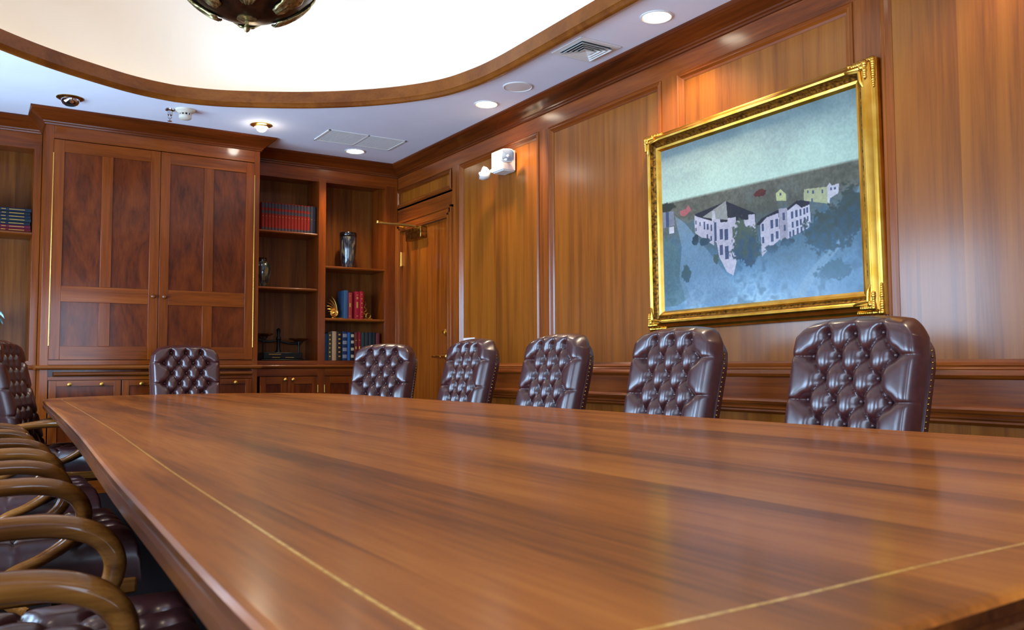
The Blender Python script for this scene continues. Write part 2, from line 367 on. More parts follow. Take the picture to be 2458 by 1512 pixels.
# ------------------------------------------------------------------ frame-and-panel helpers
def panel_front(mb, x0, x1, z0, z1, y, st, rl, mull, th=.022, rec=.010):
    """raised frame of stiles and rails; mull: list of (x, half width); rl: list of (z0, z1) rails"""
    mb.box(x0, x0 + st, y, y + th, z0, z1, 0); mb.box(x1 - st, x1, y, y + th, z0, z1, 0)
    for a, b in rl: mb.box(x0 + st, x1 - st, y + .0004, y + th, a, b, 1)
    zs = sorted(rl)
    for mx_, hw in mull:
        for i in range(len(zs) - 1): mb.box(mx_ - hw, mx_ + hw, y + .0002, y + th, zs[i][1], zs[i + 1][0], 0)
    mb.box(x0 + st * .5, x1 - st * .5, y + rec, y + th, z0 + .02, z1 - .02, 2)

# ------------------------------------------------------------------ centre cabinet
C0, C1 = .437, 2.045
CT = thing('wall_cabinet', 'tall walnut cabinet with paired panelled doors projecting between the two bookcases', 'cabinet', (1.24, YC, 0))
mb = MB()
mb.box(C0, C0 + .055, YC, YC + .34, 0, 2.80, 0); mb.box(C1 - .045, C1, YC, YC + .34, 0, 2.80, 0)
mb.box(C0 + .055, C1 - .045, YC, YC + .03, 2.69, 2.80, 1)
mb.box(C0 + .055, C1 - .045, YC, YC + .03, .976, 1.012, 1)
mb.box(C0 + .055, C1 - .045, YC, YC + .03, .862, .888, 1)
mb.box(C0 + .02, C1 - .02, YC + .04, YC + .34, .03, 2.80, 2)
mb.box(C0 + .05, C1 - .04, YC + .002, YC + .04, 0, .10, 1)
mb.build('carcass', [m_cabz, m_cabx, m_panel], CT, bevel=.002)
mb = MB()
pc = [((C0, YB + .0), (-.001, 0)), ((C0, YC), (-1, -1)), ((C1, YC), (1, -1)), ((C1, YB + .0), (1, 0))]
pc = [((C0, YB), (-1, 0)), ((C0, YC), (-1, -1)), ((C1, YC), (1, -1)), ((C1, YB), (1, 0))]
mb.sweep(CR, pc); mb.build('crown', m_crownx, CT, angle=25)
def nosing(x0, x1, y0, y1, z0, z1, mats, name, parent, r=.018, proj=.03):
    mb = MB(); zc = (z0 + z1) / 2; h = (z1 - z0) / 2; pr = []
    for k in range(9):
        a = -math.pi / 2 + math.pi * k / 8; pr.append((y0 - proj + .0 - h * .9 * math.cos(a) + h * .9, zc + h * math.sin(a)))
    ring = lambda x: [(x, y, z) for y, z in pr] + [(x, y1, z1), (x, y1, z0)]
    mb.loft([ring(x0), ring(x1)]); return mb.build(name, mats, parent)
nosing(C0 - .028, C1 + .028, YC, YC + .3, .940, .974, m_shelf, 'counter_nosing', CT)
nosing(.53, 2.0, YC, YC + .2, .890, .922, m_shelf, 'pull_out_shelf', CT, proj=.022)
yd = YC - .004
for side, (a, b) in enumerate(((.493, 1.2505), (1.2545, 2.003))):
    mb = MB(); c = (.866, 1.629)[side]
    panel_front(mb, a, b, 1.016, 2.684, yd, .072, [(1.016, 1.118), (1.452, 1.572), (2.592, 2.684)], [(c, .039)])
    d = mb.build('door', [m_cabz, m_cabx, m_panel], CT, bevel=.002)
    kx = (1.213, 1.296)[side]; mb = MB(); mb.lathe([(.008, 0), (.007, -.012), (.016, -.020), (.018, -.028), (.010, -.036), (.001, -.037)], (kx, yd, 1.516), 16, axis='Y'); mb.build('knob', m_shelf, d)
    hx = (.491, 2.001)[side]; mb = MB()
    for k in range(60):
        z = 1.12 + k * (2.58 - 1.12) / 60; mb.lathe([(.0036, z), (.0036, z + .021)], (hx, yd - .002, 0), 8)
    mb.box(hx - .004, hx + .004, yd - .001, yd + .003, 1.12, 2.58); mb.build('piano_hinge', m_brass, d)
for i in range(3):
    a = .50 + i * .502; b = a + .494
    mb = MB(); panel_front(mb, a, b, .66, .858, yd, .05, [(.66, .70), (.815, .858)], []); d = mb.build('drawer', [m_cabz, m_cabx, m_panel], CT, bevel=.0015)
    for kx in ((a + b) / 2 - .11, (a + b) / 2 + .11):
        mb = MB(); mb.lathe([(.006, 0), (.005, -.012), (.014, -.018), (.015, -.024), (.001, -.029)], (kx, yd, .828), 14, axis='Y'); mb.build('knob', m_brass, d)
for i in range(2):
    a = .50 + i * .753; b = a + .747
    mb = MB(); panel_front(mb, a, b, .11, .65, yd, .06, [(.11, .18), (.58, .65)], []); mb.build('lower_door', [m_cabz, m_cabx, m_panel], CT, bevel=.0015)

# ------------------------------------------------------------------ bookcases
def bookcase(label, x0, x1, bays, shelves, loc, crown_path, doors, knobx):
    T = thing('bookcase', label, 'bookcase', loc)
    mb = MB(); yf = YB; yb = YB + .34; D_ = .03
    edges = [x0] + [v for b in bays for v in b] + [x1]
    for i in range(0, len(edges), 2):
        a, b = edges[i], edges[i + 1]
        if b - a < .002: continue
        mb.box(a, b, yf, yf + .022, 0, 2.70, 0)
    mb.box(x0, x1, yf + .0005, yf + .022, 2.668, 2.80, 1); mb.box(x0, x1, yf + .0005, yf + .022, .976, 1.010, 1); mb.box(x0, x1, yf + .0005, yf + .022, .870, .940, 1); mb.box(x0, x1, yf + .0005, yf + .022, 0, .1, 1)
    mb.box(x0, x1, yb, yb + .02, 0, 2.80, 2)
    for a, b in bays:
        mb.box(a - .018, a, yf + .022, yb, .1, 2.70, 0); mb.box(b, b + .018, yf + .022, yb, .1, 2.70, 0)
        mb.box(a, b, yf + .022, yb, 2.70, 2.72, 1); mb.box(a, b, yf + .015, yb, .985, 1.010, 1)
    mb.build('carcass', [m_cabz, m_cabx, m_back], T, bevel=.0015)
    mb = MB(); mb.sweep(CR, crown_path); mb.build('crown', m_crownx, T, angle=25)
    nosing(x0, x1, yf, yf + .2, .942, .974, m_shelf, 'counter_nosing', T)
    for (bi, z) in shelves:
        a, b = bays[bi]; mb = MB(); h = .013; pr = []
        for k in range(7):
            an = -math.pi / 2 + math.pi * k / 6; pr.append((yf + .028 - h * math.cos(an), z - h + h * math.sin(an)))
        mb.loft([[(x, y, zz) for y, zz in pr] + [(x, yb, z), (x, yb, z - 2 * h)] for x in (a + .001, b - .001)]); mb.build('shelf', m_shelf, T)
    for (a, b, kx) in doors:
        mb = MB(); panel_front(mb, a, b, .11, .866, yf - .003, .058, [(.11, .18), (.800, .866)], []); d = mb.build('lower_door', [m_cabz, m_cabx, m_panel], T, bevel=.0015)
        if kx: mb = MB(); mb.lathe([(.006, 0), (.005, -.012), (.015, -.018), (.016, -.024), (.001, -.030)], (kx, yf - .003, .840), 14, axis='Y'); mb.build('knob', m_brass, d)
        hx = b - .004 if kx and kx < (a + b) / 2 else a + .004
        mb = MB(); mb.lathe([(.005, .72), (.005, .79)], (hx, yf - .006, 0), 8); mb.build('hinge', m_brass, d)
    return T
BR = bookcase('walnut bookcase with two open bays in the corner beside the door', C1 + .002, XW - .004, [(C1 + .03, 2.694), (2.762, 3.360)], [(0, 2.186), (0, 1.673), (1, 1.892), (1, 1.405)], (2.77, YB, 0),
    [((C1 + .0, YB), (0, -1)), ((XW - .004, YB), (0, -1))], [(C1 + .12, 2.412, 2.39), (2.416, 2.700, 2.462), (2.756, 3.06, 3.03), (3.064, 3.36, 3.10)], 0)
BL = bookcase('walnut bookcase left of the panelled cabinet with a stack of books lying flat', XL + .01, C0 - .002, [(-.93, -.30), (-.23, .383)], [(1, 2.016), (0, 2.016), (0, 1.5)], (-.3, YB, 0),
    [((XL, YB), (0, -1)), ((C0, YB), (0, -1))], [(-.93, -.60, -.63), (-.596, -.27, -.56), (-.24, .072, .04), (.076, .385, .11)], 0)

# ------------------------------------------------------------------ books
def book_mats(c, bands=None):
    return mat('book_cloth_%d_%d_%d' % c, c, 0.7, spec=0.2)
m_page = mat('book_pages', (206, 192, 160), 0.8); m_gilt = mat('gilt_lettering', (190, 148, 70), 0.35, 0.8)
BC = {}
def bmat(c):
    if c not in BC: BC[c] = book_mats(c)
    return BC[c]
def make_book(x, w_, h, d, z, y, color, bands=(), band_color=None, gilt=(), label='', group=None, loc_only=False):
    """an upright volume, spine towards the room; bands: (from, to) as a share of its height"""
    t = thing('book', label, 'book', (x + w_ / 2, y, z), group)
    mb = MB(); r = w_ / 2; pr = []
    for k in range(7):
        a = math.pi * k / 6; pr.append((x + r - (r) * math.cos(a), y + .008 - .008 * math.sin(a)))
    def ringz(zz, off=0): return [(px_, py - off, zz) for px_, py in pr] + [(x + w_, y + d, zz), (x + w_ - .003, y + d, zz), (x + w_ - .003, y + .012, zz), (x + .003, y + .012, zz), (x + .003, y + d, zz), (x, y + d, zz)]
    mb.loft([ringz(z), ringz(z + h)]); mb.build('cover', bmat(color), t)
    mb = MB(); mb.box(x + .003, x + w_ - .003, y + .012, y + d - .004, z + .003, z + h - .003); mb.build('pages', m_page, t, smooth=False)
    def strip(a, b, m_, nm, inset=0):
        mb = MB(); q = [(x + r + (px_ - x - r) * (1 - inset), py - .0008) for px_, py in pr]
        mb.loft([[(a1, b1, z + h * a) for a1, b1 in q], [(a1, b1, z + h * b) for a1, b1 in q]], False, False); mb.build(nm, m_, t, fix=False)
    for a, b in bands: strip(a, b, bmat(band_color), 'spine_band', .04)
    for a, b in gilt: strip(a, b, m_gilt, 'gilt_lettering', .35)
    return t
SZ = [('first', 'at the left end'), ('', '')]
n = 17; x = C1 + .135; shelf = 2.186
bw = (2.690 - x) / n
for i in range(n):
    h = .256 - .0008 * (i % 3)
    if i < n - 2: lb = 'red volume with slate bands in the uniform set on the top shelf'
    elif i == n - 2: lb = 'dark slate volume with red foot, second from the right end of the uniform set'
    else: lb = 'dark slate volume closing the right end of the uniform red set'
    rc = (122, 26, 14) if i < n - 2 else (52, 44, 50)
    make_book(x + i * bw, bw * .95, h, .17, shelf, YB + .055, rc, [(.80, .97), (.60, .71), (.01, .10)], (52, 58, 66) if i < n - 2 else (44, 46, 54), [(.50, .51)], lb, 'uniform red and slate set on the top shelf' if i < n - 2 else None)
# middle shelf of the right bay, between brass bookends
zs = 1.405
make_book(2.966, .042, .268, .17, zs, YB + .050, (54, 82, 112), label='pale blue book leaning on the brass shell bookend')
make_book(3.010, .044, .250, .17, zs, YB + .060, (150, 52, 48), gilt=[(.1, .12), (.86, .88), (.45, .6)], label='faded red book right of the blue one on the middle shelf')
make_book(3.075, .046, .262, .17, zs, YB + .045, (148, 22, 38), gilt=[(.1, .12), (.86, .88), (.40, .62), (.72, .8)], label='thick crimson book, gilt lettered, left of its thinner crimson twin')
make_book(3.122, .038, .264, .17, zs, YB + .040, (158, 26, 40), gilt=[(.08, .10), (.24, .27), (.40, .43), (.56, .59), (.72, .75), (.88, .90)], label='thinner crimson book with gilt bands beside the small brass bookend')
# bottom row of the right bay
row = [(.036, .250, (26, 62, 96), 'blue book at the left end of the bottom row'), (.038, .262, (62, 56, 48), 'brown book with gilt bands next to the end blue one'), (.044, .272, (170, 136, 100), 'plain tan book in the bottom row'),
 (.052, .270, (34, 28, 26), 'black raised band book right of the tan one'), (.050, .272, (30, 44, 74), 'navy book with pale labels in the bottom row'), (.030, .264, (36, 84, 138), 'bright blue slim book in the bottom row'),
 (.034, .268, (26, 24, 30), 'black book with cream labels right of the slim blue one'), (.036, .266, (96, 38, 34), 'dull maroon book behind the tufted chair top'), (.030, .270, (124, 26, 32), 'slim bright red book in the bottom row'),
 (.036, .268, (44, 54, 52), 'grey green book right of the slim red one'), (.036, .266, (40, 48, 48), 'second grey green book of the bottom row'), (.036, .268, (38, 44, 50), 'slate book left of the darkest one in the bottom row'),
 (.034, .268, (30, 34, 38), 'darkest slate book near the right end of the bottom row'), (.040, .262, (100, 38, 44), 'maroon book closing the bottom row at the right')]
x = 2.772
for i, (w_, h, c, lb) in enumerate(row):
    g = []; bd = []; bc = None
    if i in (1, 3): g = [(.12 + .15 * k, .17 + .15 * k) for k in range(6)]
    if i == 4: bd = [(.08, .2), (.32, .44), (.56, .68), (.8, .92)]; bc = (120, 120, 130)
    if i == 6: bd = [(.1, .2), (.35, .45), (.6, .7), (.82, .92)]; bc = (176, 160, 130)
    if i in (7, 8): g = [(.2, .22), (.7, .72), (.4, .5)]
    make_book(x, w_, h, .18, 1.012, YB + .045, c, bd, bc, g, lb); x += w_ + .002
# flat stack in the left bookcase
z = 2.016; cols = [(104, 24, 34), (92, 26, 44), (30, 34, 44), (34, 44, 48), (26, 34, 48), (30, 36, 42), (34, 40, 52)]
lbs = ['crimson book at the bottom of the flat stack in the left bookcase', 'plum red book second from the bottom of the flat stack', 'black book just above the two red ones in the flat stack', 'dark green grey book, middle of the flat stack', 'dark navy book, third from the top of the flat stack', 'charcoal book, second from the top of the flat stack', 'topmost dark blue book of the flat stack']
for i in range(7):
    h = .0265; xa, xb = .155 + .004 * (i % 2), .375 - .003 * (i % 3); y = YB + .06 + .004 * (i % 3)
    t = thing('book', lbs[i], 'book', ((xa + xb) / 2, y, z)); r = h / 2; mb = MB()
    pr = [(y + .007 - .007 * math.sin(math.pi * k / 6), z + r - r * math.cos(math.pi * k / 6)) for k in range(7)]
    mb.loft([[(q, a, b) for a, b in pr] + [(q, y + .17, z + h), (q, y + .17, z + h - .003), (q, y + .012, z + h - .003), (q, y + .012, z + .003), (q, y + .17, z + .003), (q, y + .17, z)] for q in (xa, xb)]); mb.build('cover', bmat(cols[i]), t)
    mb = MB(); mb.box(xa + .003, xb - .003, y + .012, y + .165, z + .003, z + h - .003); mb.build('pages', m_page, t, smooth=False)
    mb = MB()
    for (u0, u1) in ((.08, .22), (.32, .8)): mb.box(xa + (xb - xa) * u0, xa + (xb - xa) * u1, y - .0012, y + .002, z + h * .40, z + h * .58)
    mb.build('gilt_lettering', m_gilt, t, smooth=False); z += h
mb = MB(); mb.loft([[(-.01, YB + .06, 2.016), (.146, YB + .06, 2.016), (.146, YB + .2, 2.016), (-.01, YB + .2, 2.016)], [(.01, YB + .07, 2.25), (.14, YB + .07, 2.25), (.14, YB + .19, 2.25), (.01, YB + .19, 2.25)]])
mb.lathe([(.03, 2.25), (.045, 2.27), (.03, 2.30), (.001, 2.31)], (.07, YB + .13, 0), 16)
tag(mb.build('stone_urn', m_iron, org=(.07, YB + .13, 2.016), bevel=.004), 'black block shaped ornament at the left picture edge beside the flat book stack', 'ornament')

# ------------------------------------------------------------------ vases
def swirl_glass(name, a, b, c):
    m = mat(name, a, 0.12, 0.2, 0.8); nt = m.node_tree; n = nt.nodes; L = nt.links; bs = n['Principled BSDF']
    tc = n.new('ShaderNodeTexCoord'); mp = n.new('ShaderNodeMapping'); mp.inputs['Scale'].default_value = (16, 16, 5)
    no = n.new('ShaderNodeTexNoise'); no.inputs['Scale'].default_value = 1; no.inputs['Distortion'].default_value = 2.5; no.inputs['Detail'].default_value = 3
    cr = n.new('ShaderNodeValToRGB'); e = cr.color_ramp.elements; e[0].position = .40; e[0].color = (*lin(a), 1); e[1].position = .62; e[1].color = (*lin(b), 1); k = e.new(.52); k.color = (*lin(c), 1)
    L.new(tc.outputs['Object'], mp.inputs[0]); L.new(mp.outputs[0], no.inputs['Vector']); L.new(no.outputs['Fac'], cr.inputs[0]); L.new(cr.outputs[0], bs.inputs['Base Color']); return m
m_v1 = swirl_glass('swirled_glass', (28, 30, 34), (120, 108, 74), (56, 62, 72)); m_v2 = swirl_glass('green_swirled_glass', (26, 34, 34), (112, 100, 60), (50, 66, 66))
m_gloss = mat('black_glaze', (14, 13, 14), 0.1, 0, 0.6)
def vase(label, x, y, z, body, collar, m_):
    t = thing('vase', label, 'vase', (x, y, z)); mb = MB(); mb.lathe(body, (x, y, z), 40); mb.build('body', m_, t, angle=60)
    mb = MB(); mb.lathe(collar, (x, y, z), 40, caps=False); mb.build('rim', m_gloss, t, angle=60)
vase('tall cylindrical swirled dark glass vase with black rim alone in the right bay', 3.035, YB + .14, 1.893, [(.052, 0), (.056, .01), (.066, .07), (.076, .16), (.080, .24), (.080, .30)], [(.080, .30), (.0825, .302), (.082, .335), (.078, .342), (.070, .338), (.068, .25), (.001, .10)], m_v1)
vase('round shouldered dark green glass vase partly hidden by the cabinet side', 2.215, YB + .15, 1.674, [(.044, 0), (.048, .01), (.066, .06), (.078, .12), (.080, .17), (.070, .21), (.050, .232)], [(.050, .232), (.042, .236), (.042, .262), (.046, .268), (.036, .266), (.034, .20), (.001, .10)], m_v2)

# ------------------------------------------------------------------ bookends, balance, ornament
def shell(name, label, x, s, flip, y, z):
    t = thing(name, label, 'bookend', (x, y, z)); mb = MB()
    mb.box(x - .05 * s, x + .05 * s, y - .03, y + .03, z, z + .008); mb.build('base', m_brassd, t, bevel=.002)
    mb = MB(); pts = []
    for k in range(40):
        a = k / 39 * 4.2 * math.pi; r = .034 * s * (1 - k / 46); pts.append((x - flip * (.028 * s) + flip * r * math.cos(a + 2.4) * -1, y - .012 - k * .0003, z + .046 * s + r * math.sin(a + 2.4)))
    mb.tube(pts, [.010 * s * (1 - k / 60) for k in range(40)], 8); mb.build('spiral', m_brass, t)
    for q in range(7):
        a = math.radians(96 + q * 12); L_ = (.150 - .013 * q) * s; c = (x + .012, z + .040 * s); mb = MB()
        pts = [(c[0] + math.cos(a + .25 * u * u) * L_ * u, y + .010 - .004 * q, c[1] + math.sin(a + .25 * u * u) * L_ * u) for u in [k / 8 for k in range(9)]]
        mb.tube(pts, [.005 * s, .008 * s, .010 * s, .012 * s, .013 * s, .013 * s, .011 * s, .007 * s, .002 * s], 8, flat=.55, up=(0, 1, 0)); mb.build('rib', m_brass, t)
shell('bookend', 'large brass fan shell bookend with spiral left of the blue book', 2.905, 1.15, 1, YB + .09, 1.406)
t = thing('bookend', 'small coiled brass bookend at the right of the crimson books', 'bookend', (3.21, YB + .08, 1.406)); mb = MB()
mb.tube([(3.19 + .022 * math.sin(k * .55) * (1.1 - k / 36), YB + .08 + .01 * math.cos(k * .5), 1.42 + k * .0052) for k in range(32)], [.008 - k * .00018 for k in range(32)], 8); mb.build('coil', m_brass, t)
mb = MB(); mb.tube([(3.212 + .024 * math.cos(k * .33), YB + .06, 1.437 + .024 * math.sin(k * .33)) for k in range(20)], .009, 8); mb.box(3.165, 3.25, YB + .05, YB + .13, 1.406, 1.414); mb.build('base', m_brassd, t)
t = thing('balance_scale', 'black iron balance scale with two brass pans on the bottom left bay', 'scale', (2.37, YB + .15, 1.011)); y = YB + .15; z = 1.0105
mb = MB(); mb.box(2.20, 2.60, y - .075, y + .075, z, z + .014); mb.box(2.22, 2.58, y - .065, y + .065, z + .014, z + .075); mb.build('base', m_iron, t, bevel=.006)
mb = MB(); mb.box(2.27, 2.38, y - .068, y - .064, z + .055, z + .060); mb.box(2.30, 2.37, y - .068, y - .064, z + .028, z + .032); mb.box(2.42, 2.50, y - .068, y - .064, z + .028, z + .032); mb.build('gilt_line', m_gilt, t)
mb = MB(); mb.lathe([(.035, z + .07), (.018, z + .10), (.014, z + .16), (.024, z + .20), (.012, z + .23), (.016, z + .27), (.020, z + .285), (.001, z + .30)], (2.375, y, 0), 16); mb.build('column', m_iron, t)
mb = MB(); mb.tube(smoothpath([(2.19, y, z + .195), (2.27, y, z + .175), (2.375, y, z + .18), (2.48, y, z + .160), (2.575, y, z + .165)], 6), .012, 8, flat=.6); mb.build('beam', m_iron, t)
for (px_, pz) in ((2.235, z + .235), (2.565, z + .195)):
    mb = MB(); mb.tube([(px_, y, z + .07), (px_, y, pz)], .009, 8)
    mb.tube(smoothpath([(px_ - .05, y, pz + .0), (px_, y, pz - .05), (px_ + .05, y, pz)], 5), .007, 8); mb.build('pan_bracket', m_iron, t)
    mb = MB(); mb.lathe([(.02, pz - .018), (.06, pz - .010), (.085, pz), (.090, pz + .010), (.084, pz + .011), (.06, pz), (.001, pz - .006)], (px_, y, 0), 28); mb.build('pan', m_brassd, t)
t = thing('leaf_sculpture', 'blue green metal leaf sculpture at the left picture edge above the dark chair', 'sculpture', (.13, YB + .15, 1.012)); m_verd = noisy('verdigris', (40, 62, 66), (120, 150, 150), 35, 0.35, 0.7)
mb = MB(); mb.lathe([(.06, 0), (.06, .02), (.02, .04), (.012, .12), (.018, .26), (.012, .30)], (.12, YB + .15, 1.012), 18); mb.build('stand', m_verd, t)
for k in range(9):
    a = k * .698; mb = MB(); L_ = .10 + .02 * (k % 3); pts = [(.12 + L_ * u * math.cos(a) * .9, YB + .15 + L_ * u * math.sin(a) * .6, 1.012 + .26 + .02 * (k % 3) + .12 * u * (1.1 - u) * (1 if k % 2 else 2.0)) for u in [q / 7 for q in range(8)]]
    mb.tube(pts, [.006, .016, .022, .024, .020, .015, .009, .002], 8, flat=.25); mb.build('leaf', m_verd, t)

# ------------------------------------------------------------------ painting
PH_, PW_ = 1.0, 1.35
PT = thing('framed_painting', 'large gilt framed oil painting of white buildings seen from above', 'painting', (3.40, 3.112, 1.76))
fy0, fy1, fz0, fz1 = 3.896, 2.337, 1.172, 2.352           # outer frame on the wall (y far, y near)
PD = .085
def frame_ring(mb, prof, m=0):
    """prof: (d inward, h out from the wall)"""
    for s_ in range(4):
        rows = []
        for d, h in prof:
            x = XW - h; a, b, c, e = fy0 - d, fy1 + d, fz0 + d, fz1 - d
            rows.append({0: ((x, a, c), (x, b, c)), 1: ((x, b, c), (x, b, e)), 2: ((x, b, e), (x, a, e)), 3: ((x, a, e), (x, a, c))}[s_])
        mb.loft([[r[0] for r in rows], [r[1] for r in rows]], False, False, m)
def px(v): return v
mb = MB(); frame_ring(mb, [(0, .004), (0, .030), (.006, .040), (.014, .044), (.020, .052), (.032, .072), (.042, .078), (.052, .076), (.058, .070)], 0)
frame_ring(mb, [(.058, .070), (.066, .048), (.076, .040), (.082, .044)], 1)
frame_ring(mb, [(.082, .044), (.088, .050), (.100, .046), (.106, .038), (.112, .030), (.112, .02)], 0)
fr = mb.build('frame', [m_gold, m_goldd], PT, angle=30)
# corner cartouches, each its own part of the frame
for (cy_, cz_, sy, sz) in ((fy0, fz0, -1, 1), (fy0, fz1, -1, -1), (fy1, fz0, 1, 1), (fy1, fz1, 1, -1)):
    mb = MB(); rnd = random.Random(int(cy_ * 10 + cz_ * 100))
    hgt = lambda d: .044 if d < .016 else (.060 if d < .028 else .077)
    for k in range(14):
        u = k / 13; L_ = .135
        for d in (.010, .030, .046):
            if d > .05 * (1.25 - u * .9): continue
            for (du, dv) in ((max(u * L_, d), d), (d, max(u * L_, d))):
                rr_ = (.013 - .005 * u) * rnd.uniform(.8, 1.15); mb.ball((XW - hgt(d), cy_ + sy * du, cz_ + sz * dv), rr_, 0, 8, 1.15)
    for (a1, b1) in (((.045, .135), (.075, .05)), ((.135, .045), (.05, .075))):
        mb.tube(smoothpath([(XW - .072, cy_ + sy * a1[0], cz_ + sz * a1[1]), (XW - .080, cy_ + sy * (a1[0] * .55 + .03), cz_ + sz * (a1[1] * .55 + .03)), (XW - .078, cy_ + sy * .060, cz_ + sz * .060)], 6), .0075, 8)
    mb.build('corner_ornament', m_gold, fr)
# canvas: painted picture as colour attribute on a fine grid
NU, NV = 460, 350
cy0, cy1, cz0, cz1 = fy0 - .110, fy1 + .110, fz0 + .110, fz1 - .110
uu, vv = np.meshgrid(np.linspace(0, 1, NU), np.linspace(0, 1, NV))
rng = np.random.RandomState(5)
def vnoise(fu, fv):
    gu, gv = int(fu) + 3, int(fv) + 3; g = rng.rand(gv, gu); x = uu * fu; y = vv * fv
    i = x.astype(int); j = y.astype(int); a = x - i; b = y - j; a = a * a * (3 - 2 * a); b = b * b * (3 - 2 * b)
    return (g[j, i] * (1 - a) * (1 - b) + g[j, i + 1] * a * (1 - b) + g[j + 1, i] * (1 - a) * b + g[j + 1, i + 1] * a * b)
n1 = vnoise(6, 5); n2 = vnoise(18, 14); n3 = vnoise(60, 46); n4 = vnoise(150, 110)
nz = (n1 * .4 + n2 * .3 + n3 * .2 + n4 * .1)
def C(*c): return np.array(c, float)[None, None, :]
def mixc(a, b, t): t = np.clip(t, 0, 1)[..., None]; return a * (1 - t) + b * t
sky = mixc(C(124, 138, 134), C(160, 178, 160), (vv / .33) * 1.1 + (nz - .5) * .8)
sky = mixc(sky, C(166, 186, 168), np.clip((vv - .12) / .2, 0, 1) * (n1 * .9))
sky = mixc(sky, C(92, 110, 112), np.clip(.12 - vv + .02 * uu, 0, 1) * 5 * (.5 + n2))
hor = .333 + .022 * uu
g = (vv - hor)
land = mixc(C(74, 72, 62), C(104, 102, 88), (nz - .3) * 2.4)
land = mixc(land, C(74, 94, 104), (g - .10) / .22 + (nz - .5) * .8)
land = mixc(land, C(88, 118, 140), (g - .28) / .30 + (nz - .5) * 1.1)
land = mixc(land, C(112, 142, 164), np.clip((g - .42) / .25, 0, 1) * np.clip(1.4 - np.abs(uu - .38) * 2.4, 0, 1) * (.4 + nz))  # paler lower centre: partly the window's reflection, painted into the land colour
land = mixc(land, C(150, 176, 190), np.clip((g - .46) / .2, 0, 1) * np.clip((n2 * .6 + n1 * .5 + n3 * .2 - .58) * 3.2, 0, 1) * np.clip(1.5 - np.abs(uu - .40) * 2.6, 0, 1))  # whitish patches, window reflection put into the canvas colour
land = mixc(land, C(60, 84, 100), np.clip((n2 + n3 * .5 - .9) * 2, 0, .5) * np.clip(g / .2, 0, 1))
img = mixc(sky, land, g / .016 + .5)
def inpoly(P, soft=0):
    c = np.zeros(uu.shape, bool); n_ = len(P)
    for i in range(n_):
        x1, y1 = P[i]; x2, y2 = P[(i + 1) % n_]
        if y1 == y2: continue
        c ^= ((y1 > vv) != (y2 > vv)) & (uu < (x2 - x1) * (vv - y1) / (y2 - y1) + x1)
    return c.astype(float)
def paint(c, P, a=1.0, tex=.12):
    global img
    m_ = inpoly(P) * a; img = mixc(img, C(*c) * (1 - tex + 2 * tex * nz[..., None]), m_)
def blob(u, v, ru, rv, c1, c2, a=1.0):
    global img
    d = np.sqrt(((uu - u) / ru) ** 2 + ((vv - v) / rv) ** 2) + (n2 - .5) * .5 + (n3 - .5) * .35 + (n4 - .5) * .3
    img = mixc(img, mixc(C(*c1), C(*c2), (vv - (v - rv)) / (2 * rv) + (n3 - .5) * .9), np.clip((1 - d) * 7, 0, 1) * a)
